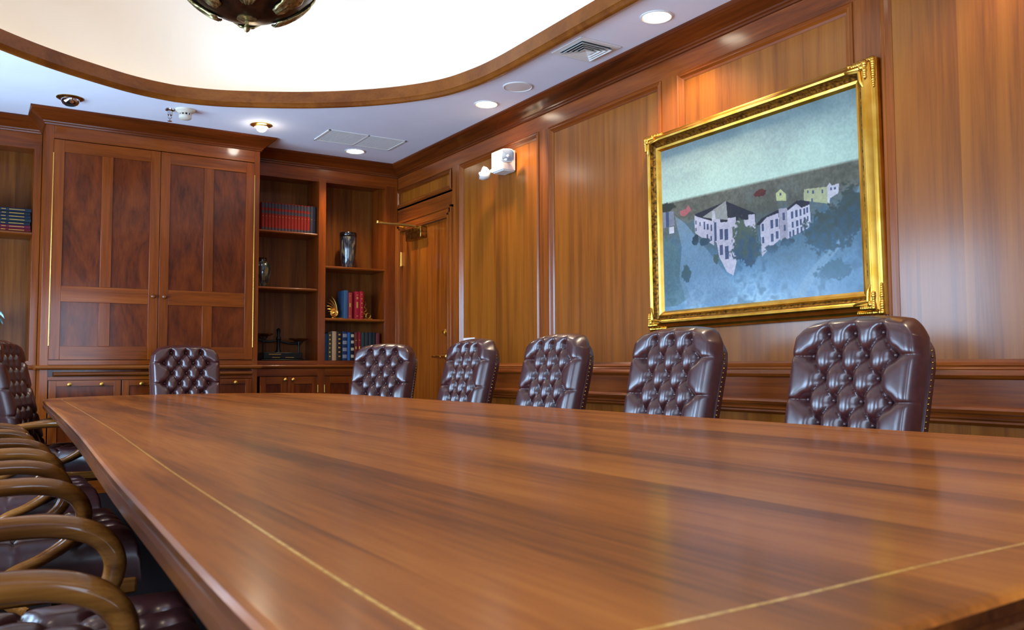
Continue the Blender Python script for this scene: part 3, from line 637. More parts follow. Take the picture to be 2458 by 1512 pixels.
POLY = [
((80, 100, 95), [[0.004, 0.541], [0.099, 0.619], [0.105, 0.741], [0.162, 0.928], [0.081, 0.974], [0.006, 0.973]], .5),
((112, 132, 148), [[0.079, 0.42], [0.142, 0.482], [0.3, 0.712], [0.38, 0.838], [0.435, 0.957], [0.144, 0.986], [0.099, 0.801], [0.118, 0.622]], .6),
((112, 134, 146), [[0.691, 1.0], [0.786, 0.851], [0.902, 0.738], [0.963, 0.571], [1.001, 0.472], [1.001, 0.511], [0.975, 0.623], [0.919, 0.76], [0.813, 0.885], [0.748, 1.0]], .55),
((44, 42, 48), [[0.204, 0.441], [0.38, 0.407], [0.532, 0.512], [0.529, 0.561], [0.317, 0.518], [0.204, 0.459]], 1),
((132, 128, 120), [[0.246, 0.468], [0.38, 0.405], [0.387, 0.515], [0.317, 0.495]], 1),
((166, 156, 162), [[0.199, 0.446], [0.216, 0.459], [0.308, 0.507], [0.309, 0.649], [0.253, 0.599], [0.201, 0.554]], 1),
((165, 160, 160), [[0.3, 0.505], [0.302, 0.445], [0.317, 0.448], [0.322, 0.51]], 1),
((168, 158, 164), [[0.308, 0.516], [0.323, 0.496], [0.346, 0.503], [0.346, 0.521], [0.385, 0.526], [0.387, 0.506], [0.43, 0.51], [0.43, 0.532], [0.495, 0.537], [0.495, 0.512], [0.528, 0.514], [0.531, 0.611], [0.468, 0.683], [0.435, 0.733], [0.409, 0.836], [0.374, 0.809], [0.335, 0.717], [0.323, 0.635], [0.309, 0.62]], 1),
((40, 40, 48), [[0.529, 0.578], [0.563, 0.546], [0.639, 0.519], [0.688, 0.519], [0.729, 0.492], [0.787, 0.5], [0.787, 0.526], [0.752, 0.534], [0.729, 0.507], [0.688, 0.535], [0.644, 0.536], [0.589, 0.547], [0.553, 0.58]], 1),
((168, 158, 164), [[0.554, 0.578], [0.588, 0.547], [0.644, 0.536], [0.649, 0.677], [0.588, 0.722], [0.558, 0.756]], 1),
((140, 132, 140), [[0.646, 0.513], [0.686, 0.519], [0.692, 0.684], [0.649, 0.682]], 1),
((170, 162, 168), [[0.686, 0.535], [0.729, 0.507], [0.752, 0.534], [0.787, 0.526], [0.792, 0.638], [0.74, 0.662], [0.685, 0.679]], 1),
((160, 160, 112), [[0.635, 0.429], [0.658, 0.411], [0.683, 0.444], [0.683, 0.48], [0.637, 0.469]], 1),
((148, 148, 112), [[0.765, 0.441], [0.865, 0.454], [0.873, 0.543], [0.764, 0.5]], 1),
((168, 162, 165), [[0.865, 0.455], [0.878, 0.437], [0.887, 0.455], [0.917, 0.45], [0.912, 0.499], [0.877, 0.516], [0.873, 0.543], [0.865, 0.538]], 1),
((150, 85, 85), [[0.112, 0.4], [0.148, 0.396], [0.164, 0.375], [0.182, 0.412], [0.142, 0.44], [0.114, 0.429]], 1),
((112, 112, 120), [[0.003, 0.385], [0.072, 0.391], [0.079, 0.481], [0.003, 0.482]], 1),
((180, 174, 176), [[0.043, 0.486], [0.072, 0.487], [0.074, 0.526], [0.043, 0.526]], 1)]
blob(.558, .405, .034, .022, (84, 40, 36), (70, 36, 34)); blob(.03, .36, .05, .03, (48, 50, 44), (48, 50, 44))
for c, P, a in POLY: paint(c, P, a)
WR = [(.204,.48,.007,.024),(.228,.494,.006,.024),(.252,.496,.009,.047),(.27,.514,.009,.036),(.291,.524,.009,.035),(.311,.514,.012,.11),(.204,.524,.006,.018),(.267,.575,.008,.03),(.288,.588,.009,.029),(.34,.56,.018,.06),(.367,.565,.019,.063),(.339,.652,.018,.058),(.368,.663,.018,.074),(.56,.578,.011,.039),(.604,.565,.013,.047),(.628,.565,.013,.043),(.56,.649,.011,.033),(.604,.639,.014,.043),(.628,.633,.013,.04),(.664,.54,.01,.041),(.668,.605,.008,.032),(.702,.543,.012,.037),(.722,.54,.011,.037),(.741,.54,.01,.035),(.759,.54,.008,.032),(.773,.537,.009,.029),(.705,.597,.009,.032),(.725,.595,.01,.032),(.741,.591,.01,.032),(.759,.585,.008,.029),(.774,.583,.007,.026),(.692,.647,.009,.027),(.707,.64,.008,.031),(.726,.635,.009,.032),(.744,.631,.009,.032),(.761,.627,.008,.026),(.653,.432,.008,.013),(.778,.451,.007,.016),(.801,.457,.008,.016),(.842,.464,.007,.019),(.797,.497,.006,.016),(.878,.463,.007,.013),(.895,.467,.007,.011),(.023,.389,.019,.095)]
for u, v, a, b in WR: paint((58, 66, 90), [(u, v), (u + a, v), (u + a, v + b), (u, v + b)], .92)
for (u, v, ru, rv, c1, c2) in ((.478, .665, .072, .125, (70, 78, 62), (46, 66, 84)), (.87, .66, .11, .12, (56, 64, 60), (54, 78, 92)), (.965, .60, .07, .14, (56, 64, 58), (52, 72, 84)), (.317, .722, .016, .03, (74, 84, 70), (60, 80, 84)), (.143, .79, .026, .055, (66, 82, 78), (60, 84, 96)), (.255, .615, .03, .02, (50, 66, 74), (50, 66, 80)), (.61, .72, .035, .03, (56, 70, 78), (60, 84, 100)), (.68, .70, .04, .025, (52, 64, 72), (60, 84, 100)), (.88, .88, .09, .05, (60, 88, 100), (66, 94, 110)), (.20, .60, .02, .03, (46, 56, 62), (52, 66, 76))):
    blob(u, v, ru, rv, c1, c2, .95)
img = np.clip(img * (0.96 + .08 * n4[..., None]), 0, 255)
lim = ((img / 255 + .055) / 1.055) ** 2.4
VX = XW - .030
V = np.stack([np.full(uu.shape, VX), cy0 + (cy1 - cy0) * uu, cz1 + (cz0 - cz1) * vv], -1).reshape(-1, 3) - np.array(ORG[PT.name])
idx = np.arange(NU * NV).reshape(NV, NU)
F = np.stack([idx[:-1, :-1], idx[1:, :-1], idx[1:, 1:], idx[:-1, 1:]], -1).reshape(-1, 4)
me = bpy.data.meshes.new('canvas'); me.from_pydata(V.tolist(), [], F.tolist())
ca = me.color_attributes.new('paint', 'FLOAT_COLOR', 'POINT'); ca.data.foreach_set('color', np.concatenate([lim.reshape(-1, 3), np.ones((NU * NV, 1))], 1).astype(np.float32).ravel())
m_canvas = mat('oil_painting', (120, 130, 130), 0.6, 0, 0.35, coat_rough=0.2, spec=0.1); nt = m_canvas.node_tree; at = nt.nodes.new('ShaderNodeAttribute'); at.attribute_name = 'paint'; nt.links.new(at.outputs['Color'], nt.nodes['Principled BSDF'].inputs['Base Color'])
me.materials.append(m_canvas); o = bpy.data.objects.new('canvas', me); COL.objects.link(o); o.parent = PT
PT.rotation_euler = (math.radians(-0.75), math.radians(0), 0)

# ------------------------------------------------------------------ table
def table_outline():
    L = [(.150, .46), (.187, .41)]
    left = [(.192, .55), (.196, .8), (.210, 1.2), (.226, 1.65), (.246, 2.1), (.292, 3.1), (.338, 4.45), (.372, 5.6), (.390, 6.05)]
    tip = [(.45, 6.25), (.62, 6.44), (.88, 6.57), (1.25, 6.625), (1.62, 6.58), (1.95, 6.42), (2.17, 6.16), (2.27, 5.88)]
    right = [(2.305, 5.5), (2.325, 4.6), (2.342, 3.65), (2.363, 2.3), (2.380, 1.5), (2.402, 1.2), (2.412, .8), (2.416, .55)]
    P = [tuple(p)[:2] for p in smoothpath([(x, y, 0) for x, y in left + tip + right], 6)]
    near = [(2.385, .435), (2.34, .415), (1.6, .408), (.80, .408), (.62, .402), (.30, .400), (.225, .405), (.200, .43)]
    return P + near
TO = table_outline(); TN = normals(TO); ccx, ccy = 1.3, 3.3
if sum((x - ccx) * nx + (y - ccy) * ny for (x, y), (nx, ny) in zip(TO, TN)) > 0: TN = [(-a, -b) for a, b in TN]
TT = thing('conference_table', 'long boat shaped polished walnut conference table with rope inlay border', 'table', (1.3, 3.5, 0))
tp = list(zip(TO, TN))
mb = MB(); prof = [(.012, .76), (.004, .7585), (.0, .753)]
R = [[(x + nx * d, y + ny * d, z) for d, z in prof] for (x, y), (nx, ny) in tp]; mb.loft(R + [R[0]], False, False)
mb.add([r[0] for r in R], [tuple(range(len(R)))]); mb.build('tabletop', m_table, TT, angle=30)
mb = MB(); prof = [(.0, .753), (.001, .742), (.006, .738), (.006, .732), (.0, .728), (.0, .712), (.006, .703), (.030, .698), (.20, .698)]
R = [[(x + nx * d, y + ny * d, z) for d, z in prof] for (x, y), (nx, ny) in tp]; mb.loft(R + [R[0]], False, False); mb.add([r[-1] for r in R], [tuple(range(len(R)))])
mb.build('edge_moulding', m_edge, TT, angle=30)
inner = []
for (x, y), (nx, ny) in tp:
    q = (x + nx * .100, y + ny * .100)
    if min(math.hypot(q[0] - a, q[1] - b) for a, b in TO) > .096: inner.append(q)
IN = normals(inner)
if sum((x - ccx) * nx + (y - ccy) * ny for (x, y), (nx, ny) in zip(inner, IN)) > 0: IN = [(-a, -b) for a, b in IN]
mb = MB(); R = [[(x + nx * d, y + ny * d, .7602) for d in (0, .0046)] for (x, y), (nx, ny) in zip(inner, IN)]; mb.loft(R + [R[0]], False, False); mb.build('inlay_border', m_inlay, TT, fix=False)
for yy in (1.5, 3.5, 5.3):
    mb = MB(); mb.box(.95, 1.65, yy - .35, yy + .35, .0, .09); mb.box(1.02, 1.58, yy - .28, yy + .28, .09, .62); mb.box(.90, 1.70, yy - .42, yy + .42, .62, .699); mb.build('pedestal', m_edge, TT, bevel=.006)

# ------------------------------------------------------------------ chairs
SPX, SPZ = .105, .0755
def seg_dist(P, A, B):
    A = np.array(A); B = np.array(B); d = B - A; t = np.clip(((P - A) @ d) / (d @ d), 0, 1); return np.linalg.norm(P - (A + t[..., None] * d), axis=-1)
def tuft_fields(P, rows, width_top, hw, toprow_up, depth=.024):
    """P (...,2) points (across, up). rows: list of (z, [x...]) from the top; returns height and button list"""
    segs = []; btn = []; outer = []
    for i, (z, xs) in enumerate(rows):
        for x in xs: btn.append((x, z))
        if i + 1 < len(rows):
            z2, xs2 = rows[i + 1]
            for x in xs:
                for x2 in xs2:
                    if abs(abs(x - x2) - SPX / 2) < .01: segs.append(((x, z), (x2, z2)))
        if len(xs) == 4:
            outer.append(((xs[0], z), (-hw - .05, z + .004))); outer.append(((xs[-1], z), (hw + .05, z + .004)))
    for x in rows[0][1]: outer.append(((x, rows[0][0]), (x * 1.02, toprow_up)))
    dc = np.full(P.shape[:-1], 9.); prod = np.ones(P.shape[:-1])
    for a, b in segs:
        d = seg_dist(P, a, b); dc = np.minimum(dc, d); prod *= 1 - np.exp(-d / .0125)
    db = np.full(P.shape[:-1], 9.)
    for a, b in outer:                                   # pleats running out to the rim fade and tighten
        d = seg_dist(P, a, b); al = np.hypot(P[..., 0] - a[0], P[..., 1] - a[1]); k = np.exp(-al / .050)
        prod *= 1 - (.20 + .80 * k) * np.exp(-d / (.0035 + .009 * k))
    for x, z in btn: db = np.minimum(db, np.hypot(P[..., 0] - x, P[..., 1] - z))
    h = depth * 1.25 * prod ** .85
    h -= .017 * np.exp(-(db / .020) ** 2)
    return h, btn
def chair_proto():
    T = thing('chair', 'chair', 'chair', (0, 0, 0))
    # --- backrest (faces +X, width along Y)
    Z0, Z1, HW, TH = .47, 1.122, .250, .06
    rows = []; z = 1.063; k = 0
    while z > .50:
        rows.append((z, [-SPX, 0, SPX] if k % 2 == 0 else [-1.5 * SPX, -.5 * SPX, .5 * SPX, 1.5 * SPX])); z -= SPZ; k += 1
    nu, nv = 138, 176
    U, Vv = np.meshgrid(np.linspace(-1, 1, nu), np.linspace(0, 1, nv))
    # silhouette: arched top with eased shoulders
    def hw(s):      # half width by height share
        base = HW - .012 * (1 - s)
        return base
    s = Vv; across = U * (HW - .010 * (1 - s)); 
    topz = Z1 - .028 * np.abs(U) ** 2.2 - .050 * np.clip((np.abs(U) - .72) / .28, 0, 1) ** 1.9
    up = Z0 + (topz - Z0) * s
    across = across * (1 - .045 * np.clip((s - .86) / .14, 0, 1) ** 2 )
    P = np.stack([across, up], -1)
    h, btn = tuft_fields(P, rows, 0, HW, Z1 + .05)
    ds = np.minimum((1 - np.abs(U)) * HW, (1 - s) * (Z1 - Z0)); eh = 1 - np.clip(ds / .048, 0, 1); edge = np.sqrt(np.clip(1 - eh ** 2, 0, 1))
    edgef = np.clip(ds / .02, 0, 1)
    xf = .020 + .040 * edge + h * (.25 + .75 * edgef)
    tilt = math.tan(math.radians(13.5))
    lumb = lambda zz: -.155 - (zz - .5) * tilt
    X = lumb(up) + xf
    front = np.stack([X, across, up], -1)
    V = front.reshape(-1, 3).tolist(); idx = np.arange(nu * nv).reshape(nv, nu)
    F = np.stack([idx[:-1, :-1], idx[:-1, 1:], idx[1:, 1:], idx[1:, :-1]], -1).reshape(-1, 4).tolist()
    per = [idx[i, 0] for i in range(nv)] + [idx[nv - 1, j] for j in range(1, nu)] + [idx[i, nu - 1] for i in range(nv - 2, -1, -1)] + [idx[0, j] for j in range(nu - 2, 0, -1)]
    rings = [per]
    for (dx, shr, low) in ((-.006, 1.004, 1), (-.012, .996, 1), (-.013, 1.018, .93), (-.040, 1.014, .93), (-.047, .985, .92)):
        r = []
        for q in per:
            x, a, b = V[q]; b = Z0 + (b - Z0) * low; xb = lumb(b) + .020; r.append(len(V)); V.append((xb + dx, a * shr, .8 + (b - .8) * (1 + (shr - 1) * .8)))
        rings.append(r)
    for a, b in zip(rings[:-1], rings[1:]):
        for i in range(len(per)): j = (i + 1) % len(per); F.append((a[i], a[j], b[j], b[i]))
    F.append(tuple(rings[-1]))
    mb = MB(); mb.add(V, F); back = mb.build('backrest', m_leather, T, angle=75)
    # buttons
    for (y, z) in btn:
        mb = MB(); x = lumb(z) + .020 + .040 - .0085; mb.ball((0, 0, 0), .0075, 0, 10); o = mb.build('button', m_leather, back, org=(0, 0, 0)); o.location = (x + .001, y, z); break
    b0 = o
    for (y, z) in btn[1:]:
        c = b0.copy(); COL.objects.link(c); c.location = (lumb(z) + .020 + .040 - .0075, y, z)
    # brass nails along the back edge
    mb = MB(); r = rings[3]; n_ = nv + nu + nv - 2; lastp = None
    for k_, q in enumerate(r[:n_]):
        p = Vector(V[q])
        if lastp is None or (p - lastp).length > .0165:
            lastp = p; o3 = Vector((0, -1, 0)) if k_ < nv else (Vector((0, 1, 0)) if k_ > nv + nu - 2 else Vector((0, 0, 1)))
            mb.ball(tuple(p + Vector((-.007, 0, 0)) + o3 * .0006), .0036, 0, 8)
    mb.build('nailhead_trim', m_brassd, back)
    # --- seat
    nu, nv = 90, 90; U, W_ = np.meshgrid(np.linspace(-1, 1, nu), np.linspace(-1, 1, nv)); sx = .115 + W_ * .30; sy = U * (.235 + .02 * W_)
    rw = []; q = .33; k = 0
    while q > -.17: rw.append((q, [-SPX, 0, SPX] if k % 2 == 0 else [-1.5 * SPX, -.5 * SPX, .5 * SPX, 1.5 * SPX])); q -= SPZ; k += 1
    P = np.stack([sy, sx], -1); h, sb = tuft_fields(P, rw, 0, .26, .50, .020)
    ds = np.minimum((1 - np.abs(U)) * .24, (1 - np.abs(W_)) * .30); e = np.sqrt(np.clip(1 - (1 - np.clip(ds / .05, 0, 1)) ** 2, 0, 1))
    Zs = .425 + .055 * e + h * np.clip(ds / .02, 0, 1); top = np.stack([sx, sy, Zs], -1); V = top.reshape(-1, 3).tolist(); idx = np.arange(nu * nv).reshape(nv, nu)
    F = np.stack([idx[:-1, :-1], idx[:-1, 1:], idx[1:, 1:], idx[1:, :-1]], -1).reshape(-1, 4).tolist()
    per = [idx[i, 0] for i in range(nv)] + [idx[nv - 1, j] for j in range(1, nu)] + [idx[i, nu - 1] for i in range(nv - 2, -1, -1)] + [idx[0, j] for j in range(nu - 2, 0, -1)]
    r = []
    for q in per: x, a, b = V[q]; r.append(len(V)); V.append((x, a, .36))
    for i in range(len(per)): j = (i + 1) % len(per); F.append((per[i], per[j], r[j], r[i]))
    F.append(tuple(r)); mb = MB(); mb.add(V, F); seat = mb.build('seat', m_leather, T, angle=75)
    mb = MB(); mb.loft([[(-.215, -.24, z), (.405, -.262, z), (.405, .262, z), (-.215, .24, z)] for z in (.33, .375)]); mb.build('seat_rail', m_chair, T, bevel=.008)
    # --- arms: a looped bentwood rail
    for sgn in (-1, 1):
        y0 = sgn * .238; mb = MB()
        pts = [(-.245, y0 * .95, .575), (-.20, y0 * .99, .597), (-.12, y0 * 1.03, .618), (-.02, y0 * 1.06, .636), (.08, y0 * 1.08, .646), (.17, y0 * 1.08, .642), (.235, y0 * 1.08, .618), (.265, y0 * 1.07, .572), (.258, y0 * 1.06, .522), (.225, y0 * 1.05, .485), (.165, y0 * 1.04, .448), (.10, y0 * 1.03, .420), (.06, y0 * 1.02, .385), (.05, y0 * 1.01, .345)]
        sp = smoothpath(pts, 6); rad = [.016 + .0075 * math.sin(math.pi * min(1, i / (len(sp) - 1) * 1.3)) for i in range(len(sp))]
        mb.tube(sp, rad, 14, flat=1.15); arm = mb.build('arm', m_chair, T, angle=60)
        mb = MB(); mb.tube(smoothpath([(-.225, y0 * .97, .345), (-.215, y0 * .99, .45), (-.19, y0 * 1.0, .55), (-.15, y0 * 1.01, .605)], 5), .017, 12, flat=.8); mb.build('arm_post', m_chair, T, angle=60)
    # --- pedestal
    mb = MB(); mb.lathe([(.05, .335), (.045, .30), (.028, .29), (.028, .14), (.04, .12), (.045, .085), (.03, .075)], (0, 0, 0), 20); mb.build('column', m_iron, T)
    for k in range(5):
        a = k * 2 * math.pi / 5 + .3; c, s_ = math.cos(a), math.sin(a); mb = MB()
        mb.tube(smoothpath([(.03 * c, .03 * s_, .105), (.15 * c, .15 * s_, .105), (.26 * c, .26 * s_, .08), (.31 * c, .31 * s_, .068)], 4), [.026] * 8 + [.020] * 5, 10, flat=.8); leg = mb.build('leg', m_chair, T)
        mb = MB(); mb.lathe([(.012, -.022), (.027, -.018), (.027, .018), (.012, .022)], (.31 * c, .31 * s_, .0275), 14, axis='X'); mb.lathe([(.008, .03), (.008, .075)], (.31 * c, .31 * s_, 0), 8); mb.build('caster', m_brassd, leg)
    return T
def rot_deg(o, d): o.rotation_euler = (0, 0, math.radians(d))
proto = chair_proto()
BK = .212
chairs = []
G = 'tufted oxblood leather chairs around the table'
for y, lb in ((1.82, 'tufted oxblood leather chair nearest the camera on the panelled wall side'), (2.70, 'tufted oxblood leather chair below the left half of the painting'),
              (3.58, 'tufted oxblood leather chair third from the near end on the wall side'), (4.465, 'tufted oxblood leather chair in front of the small white wall plate')):
    chairs.append((2.505 - BK, y, 180, lb))
chairs.append((2.345, 5.62, 214, 'tufted oxblood leather chair turned at the far right corner before the door'))
chairs.append((1.375, 6.53, 270, 'tufted oxblood leather chair alone at the head of the table before the cabinet'))
chairs.append((.40, 5.70, 342, 'dark backlit tufted chair at the left picture edge by the far left table corner'))
for y, x, a, lb in ((1.70, -.030, -6, 'chair whose looped wooden arms show lowest in the bottom left corner'), (2.87, .008, 0, 'second chair from the bottom left, only its looped arms in view'),
                 (3.86, .025, 0, 'third chair along the left table side, only its arms in view'), (5.02, .005, 0, 'farthest of the four chairs on the left side showing only arms')):
    chairs.append((x, y, a, lb))
for i, (x, y, a, lb) in enumerate(chairs):
    c = proto if i == 0 else copy_tree(proto)
    c.location = (x, y, 0); rot_deg(c, a); c['label'] = lb; c['category'] = 'chair'; c['group'] = G

# ------------------------------------------------------------------ ceiling fittings
def spot(parent, loc, power, angle=100, color=(1.0, .78, .52), blend=.6, direction=None):
    l = bpy.data.lights.new('lamp', 'SPOT'); l.energy = power; l.color = color; l.spot_size = math.radians(angle); l.spot_blend = blend; l.shadow_soft_size = .04
    o = bpy.data.objects.new('lamp', l); COL.objects.link(o); o.parent = parent; p = ORG[parent.name]; o.location = (loc[0] - p[0], loc[1] - p[1], loc[2] - p[2])
    if direction: o.rotation_euler = Vector(direction).to_track_quat('-Z', 'Y').to_euler()
    return o
def downlight(x, y, label, power=46, lit=True):
    t = thing('downlight', label, 'ceiling light', (x, y, H), 'recessed ceiling downlights')
    mb = MB(); mb.lathe([(.092, H + .001), (.092, H - .004), (.084, H - .007), (.076, H - .004), (.072, H + .001)], (x, y, 0), 32, caps=False); mb.build('trim_ring', m_white, t)
    mb = MB(); mb.lathe([(.073, H - .001), (.05, H - .004), (.001, H - .006)], (x, y, 0), 28, caps=False); mb.build('lamp_lens', m_glow, t)
    spot(t, (x, y, H - .03), power, 120); return t
downlight(3.186, 3.51, 'lit recessed downlight above the left part of the painting')
downlight(3.192, 5.385, 'lit recessed downlight between the round speaker and the corner')
downlight(2.892, 7.21, 'lit recessed downlight above the open corner bookcase', 42)
downlight(3.186, 1.64, 'lit downlight over the wall side, nearer than the picture edge', 24)
downlight(3.186, -.25, 'lit downlight over the near right corner of the room')
for y in (1.64, 3.51, 5.385): downlight(-.78, y, 'lit downlight on the window side at distance %.1f from the near end' % y, 16)
# swivelling bright lamp and the unlit brass eyeball
t = thing('gimbal_light', 'glaring swivel ceiling lamp above the right end of the cabinet', 'ceiling light', (1.93, 6.81, H))
mb = MB(); mb.lathe([(.085, H + .001), (.085, H - .004), (.070, H - .010), (.055, H - .012), (.055, H - .02)], (1.93, 6.81, 0), 28, caps=False); mb.build('trim_ring', m_brass, t)
m_bulb = mat('bright_bulb', (255, 250, 240), .5, emit=(1, .93, .82), estr=60)
mb = MB(); mb.ball((1.93, 6.80, H - .022), .042, 0, 20, .9); mb.build('bulb', m_bulb, t); spot(t, (1.92, 6.74, H - .08), 14, 110, direction=(-.35, -.8, -.9))
t = thing('eyeball_light', 'unlit polished brass eyeball lamp in the ceiling left of the cabinet', 'ceiling light', (.558, 6.834, H))
mb = MB(); mb.lathe([(.090, H + .001), (.090, H - .004), (.074, H - .012), (.062, H - .014)], (.558, 6.834, 0), 28, caps=False); mb.build('trim_ring', m_brassd, t)
mb = MB(); mb.lathe([(.062, H - .010), (.060, H - .030), (.050, H - .046), (.034, H - .056)], (.56, 6.83, 0), 24, caps=False); mb.build('eyeball', m_chrome, t)
mb = MB(); mb.lathe([(.040, H - .052), (.034, H - .056), (.026, H - .050), (.001, H - .045)], (.56, 6.83, 0), 20); mb.build('lamp_lens', m_dark, t)
x, y = 1.223, 6.743; t = thing('fire_sprinkler', 'chrome fire sprinkler head hanging beside the smoke detector', 'sprinkler', (x, y, H))
mb = MB(); mb.lathe([(.036, H), (.034, H - .010), (.018, H - .016), (.018, H - .045), (.011, H - .05)], (x, y, 0), 20); mb.build('escutcheon', m_chrome, t)
mb = MB(); mb.tube([(x - .010, y, H - .048), (x - .013, y, H - .062), (x - .002, y, H - .078)], .003, 6); mb.tube([(x + .010, y, H - .048), (x + .013, y, H - .062), (x + .002, y, H - .078)], .003, 6); mb.lathe([(.004, H - .05), (.003, H - .09)], (x, y, 0), 8); mb.lathe([(.017, H - .090), (.017, H - .0925), (.004, H - .0935)], (x, y, 0), 16); mb.build('deflector', m_chrome, t)
x, y = 1.325, 6.70; t = thing('smoke_detector', 'ivory smoke detector on the ceiling before the cabinet crown', 'smoke detector', (x, y, H)); m_ivory = mat('ivory_plastic', (214, 200, 178), 0.5)
mb = MB(); mb.lathe([(.072, H), (.070, H - .012), (.052, H - .024), (.044, H - .030)], (x, y, 0), 28); mb.build('base', m_ivory, t)
mb = MB(); mb.lathe([(.038, H - .029), (.038, H - .046)], (x, y, 0), 20)
mb.build('vent_gap', m_dark, t)
mb = MB()
for k in range(10): a = k * .628; mb.box(x + .040 * math.cos(a) - .005, x + .040 * math.cos(a) + .005, y + .040 * math.sin(a) - .005, y + .040 * math.sin(a) + .005, H - .046, H - .028)
mb.lathe([(.045, H - .045), (.045, H - .066), (.036, H - .073), (.001, H - .075)], (x, y, 0), 24); mb.build('sensor_cap', m_ivory, t)
x, y = 3.176, 4.926; t = thing('ceiling_speaker', 'round flush grey speaker in the ceiling beside the crown moulding', 'speaker', (x, y, H))
mb = MB(); mb.lathe([(.105, H + .001), (.105, H - .004), (.098, H - .007), (.094, H - .003)], (x, y, 0), 36, caps=False); mb.build('rim', m_white, t)
mb = MB(); mb.lathe([(.095, H - .003), (.05, H - .005), (.001, H - .006)], (x, y, 0), 32, caps=False); mb.build('grille', m_grille, t)
# return grille
t = thing('return_air_grille', 'long flat double return air grille in the ceiling near the bookcase', 'vent', (2.79, 6.83, H)); mb = MB()
X0, X1, Y0, Y1 = 2.437, 3.139, 6.64, 7.02
for a in ((X0, X0 + .02, Y0, Y1), (X1 - .02, X1, Y0, Y1), (X0, X1, Y0, Y0 + .016), (X0, X1, Y1 - .016, Y1), (2.782, 2.798, Y0, Y1)): mb.box(a[0], a[1], a[2], a[3], H - .006, H + .001)
mb.build('frame', m_white, t, bevel=.0015, smooth=False)
mb = MB()
for k in range(48): xx = X0 + .022 + k * (X1 - X0 - .044) / 48; mb.box(xx, xx + .006, Y0 + .016, Y1 - .016, H - .004, H - .001)
mb.build('louvre', m_grille, t, smooth=False); mb = MB(); mb.box(X0 + .02, X1 - .02, Y0 + .016, Y1 - .016, H - .001, H + .0); mb.build('backing', m_grille, t, smooth=False)
# supply diffuser: concentric square cones
t = thing('air_diffuser', 'square white supply air diffuser with nested louvres near the painting', 'vent', (3.153, 4.115, H)); x, y = 3.153, 4.115
def sqring(mb, r0, z0, r1, z1):
    mb.loft([[(x + a * r0, y + b * r0, z0) for a, b in ((-1, -1), (1, -1), (1, 1), (-1, 1))], [(x + a * r1, y + b * r1, z1) for a, b in ((-1, -1), (1, -1), (1, 1), (-1, 1))]], True, False)
mb = MB(); sqring(mb, .152, H - .001, .152, H - .006); sqring(mb, .152, H - .006, .115, H - .006); mb.build('frame', m_white, t, smooth=False)
for r in (.112, .088, .064):
    mb = MB(); sqring(mb, r - .020, H - .002, r, H - .020); sqring(mb, r, H - .020, r + .003, H - .020); sqring(mb, r + .003, H - .020, r - .016, H - .002); mb.build('louvre', m_white, t, smooth=False)
mb = MB(); sqring(mb, .022, H - .001, .040, H - .020); sqring(mb, .040, H - .020, .001, H - .012); mb.build('centre_cone', m_white, t, smooth=False)
mb = MB(); mb.box(x - .112, x + .112, y - .112, y + .112, H - .0015, H - .0005); mb.build('backing', m_dark, t, smooth=False)

# ------------------------------------------------------------------ emergency light, wall plate
t = thing('emergency_light', 'white twin head emergency light on the panelled wall above the chairs', 'emergency light', (XW, 5.53, 2.44))
mb = MB(); mb.box(3.375, XW - .001, 5.45, 5.62, 2.448, 2.605); mb.box(3.385, XW - .001, 5.46, 5.61, 2.441, 2.450); mb.build('housing', m_white, t, bevel=.008)
def head(cpos, d, r=.058):
    q = Vector(d).to_track_quat('Z', 'Y').to_matrix(); c = Vector(cpos)
    def ringp(rr, h, seg=20):
        out = []
        for k in range(seg):
            a = 2 * math.pi * k / seg; e = 1 / (abs(math.cos(a)) ** 4 + abs(math.sin(a)) ** 4) ** .25
            out.append(tuple(c + q @ Vector((rr * e * math.cos(a), rr * e * math.sin(a), h))))
        return out
    mb = MB(); mb.loft([ringp(.012, -.065), ringp(.032, -.055), ringp(.050, -.02), ringp(r, .0), ringp(r, .008)]); h = mb.build('lamp_head', m_white, t, angle=40)
    mb = MB(); mb.loft([ringp(r * .9, .0085), ringp(r * .85, .014), ringp(r * .5, .018), ringp(.002, .019)]); mb.build('lens', m_lens, h)
    mb = MB(); mb.ball(tuple(c + q @ Vector((0, -.01, .016))), .012); mb.build('bulb', m_white, h)
head((3.370, 5.375, 2.535), (-.35, -.93, .0), .050); head((3.33, 5.68, 2.455), (-.80, .45, .35), .05)
mb = MB(); mb.tube([(3.41, 5.455, 2.54), (3.39, 5.42, 2.537)], .014, 8); mb.tube([(3.40, 5.61, 2.48), (3.375, 5.655, 2.46)], .014, 8); mb.build('swivel', m_white, t)
t = thing('wall_plate', 'small white switch plate on the panel behind the fourth chair', 'switch', (XW, 6.19, 1.13))
mb = MB(); mb.box(XW + .004, XW + .013, 6.10, 6.285, 1.07, 1.19); mb.build('plate', m_white, t, bevel=.003)
mb = MB(); mb.box(XW - .002, XW + .006, 6.14, 6.155, 1.115, 1.145); mb.box(XW - .002, XW + .006, 6.23, 6.245, 1.115, 1.145); mb.build('toggle', m_white, t)

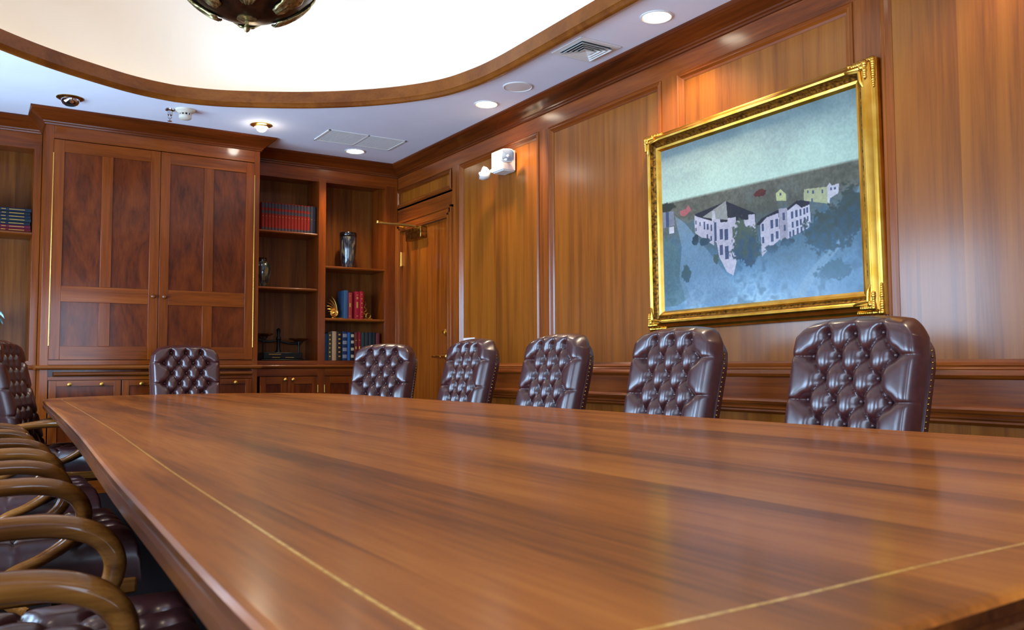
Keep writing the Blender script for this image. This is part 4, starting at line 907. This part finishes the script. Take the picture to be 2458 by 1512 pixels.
# ------------------------------------------------------------------ chandelier bowl
x, y = 1.24, 4.68; z0 = 2.872; t = thing('chandelier', 'dark bronze bowl chandelier with gilt acanthus leaves and finial', 'chandelier', (x, y, z0 - .03))
R0, DEP = .43, .30; prof = []
for k in range(15):
    a = k / 14 * math.radians(66); prof.append((max(.001, .50 * math.sin(a) * .94), z0 + .50 * (1 - math.cos(a))))
rim = prof[-1]; mb = MB(); mb.lathe(prof + [(rim[0] + .02, rim[1] + .01), (rim[0] + .02, rim[1] + .03), (rim[0] - .01, rim[1] + .03), (rim[0] - .03, rim[1])] , (x, y, 0), 56, caps=False); bowl = mb.build('bowl', m_bronze, t, angle=50)
mb = MB(); mb.lathe([(.001, z0 + .02), (.052, z0 + .010), (.055, z0 - .001), (.03, z0 - .007), (.012, z0 - .012), (.009, z0 - .026), (.010, z0 - .032), (.017, z0 - .040), (.019, z0 - .052), (.012, z0 - .066), (.001, z0 - .074)], (x, y, 0), 20); mb.build('finial', m_leaf, t)
for k in range(6):
    a = math.radians(60 * k + 15); mb = MB(); rows = []
    for i in range(13):
        u = i / 12; th = math.radians(21 + 46 * u); w_ = .080 * math.sin(math.pi * min(1, .12 + .80 * u)) * (1 + .16 * math.sin(u * 26)); rr = .50 * math.sin(th) * .94; zz = z0 + .50 * (1 - math.cos(th)); row_ = []
        for j in range(9):
            v = (j - 4) / 4; off = .003 + .014 * (1 - abs(v)) + .010 * abs(math.sin(v * 6)) + .02 * max(0, u - .8); cr_, sr_ = (rr + off * math.sin(th)), v * w_
            row_.append((x + cr_ * math.cos(a) - sr_ * math.sin(a), y + cr_ * math.sin(a) + sr_ * math.cos(a), zz - off * math.cos(th) + .0))
        rows.append(row_)
    mb.loft(rows, False, False); o = mb.build('acanthus_leaf', m_leaf, t, angle=60); so = o.modifiers.new('solid', 'SOLIDIFY'); so.thickness = .008; so.offset = 0
for k in range(3):
    a = math.radians(120 * k + 40); mb = MB(); mb.tube([(x + (rim[0]) * math.cos(a), y + rim[0] * math.sin(a), rim[1] + .02), (x + .02 * math.cos(a), y + .02 * math.sin(a), H + .66)], .006, 8); mb.build('chain', m_bronze, t)
mb = MB(); mb.lathe([(.07, H + .725), (.07, H + .70), (.03, H + .66), (.01, H + .65)], (x, y, 0), 24); mb.build('ceiling_rose', m_bronze, t)
for k in range(3):
    a = math.radians(120 * k); mb = MB(); mb.ball((x + .15 * math.cos(a), y + .15 * math.sin(a), rim[1] - .05), .03, 0, 14, 1.3); mb.build('bulb', m_glow, t)
pl = bpy.data.lights.new('bowl_lamp', 'POINT'); pl.energy = 14; pl.color = (1, .82, .6); pl.shadow_soft_size = .1
po = bpy.data.objects.new('bowl_lamp', pl); COL.objects.link(po); po.parent = t; po.location = (0, 0, rim[1] + .02 - (z0 - .03))
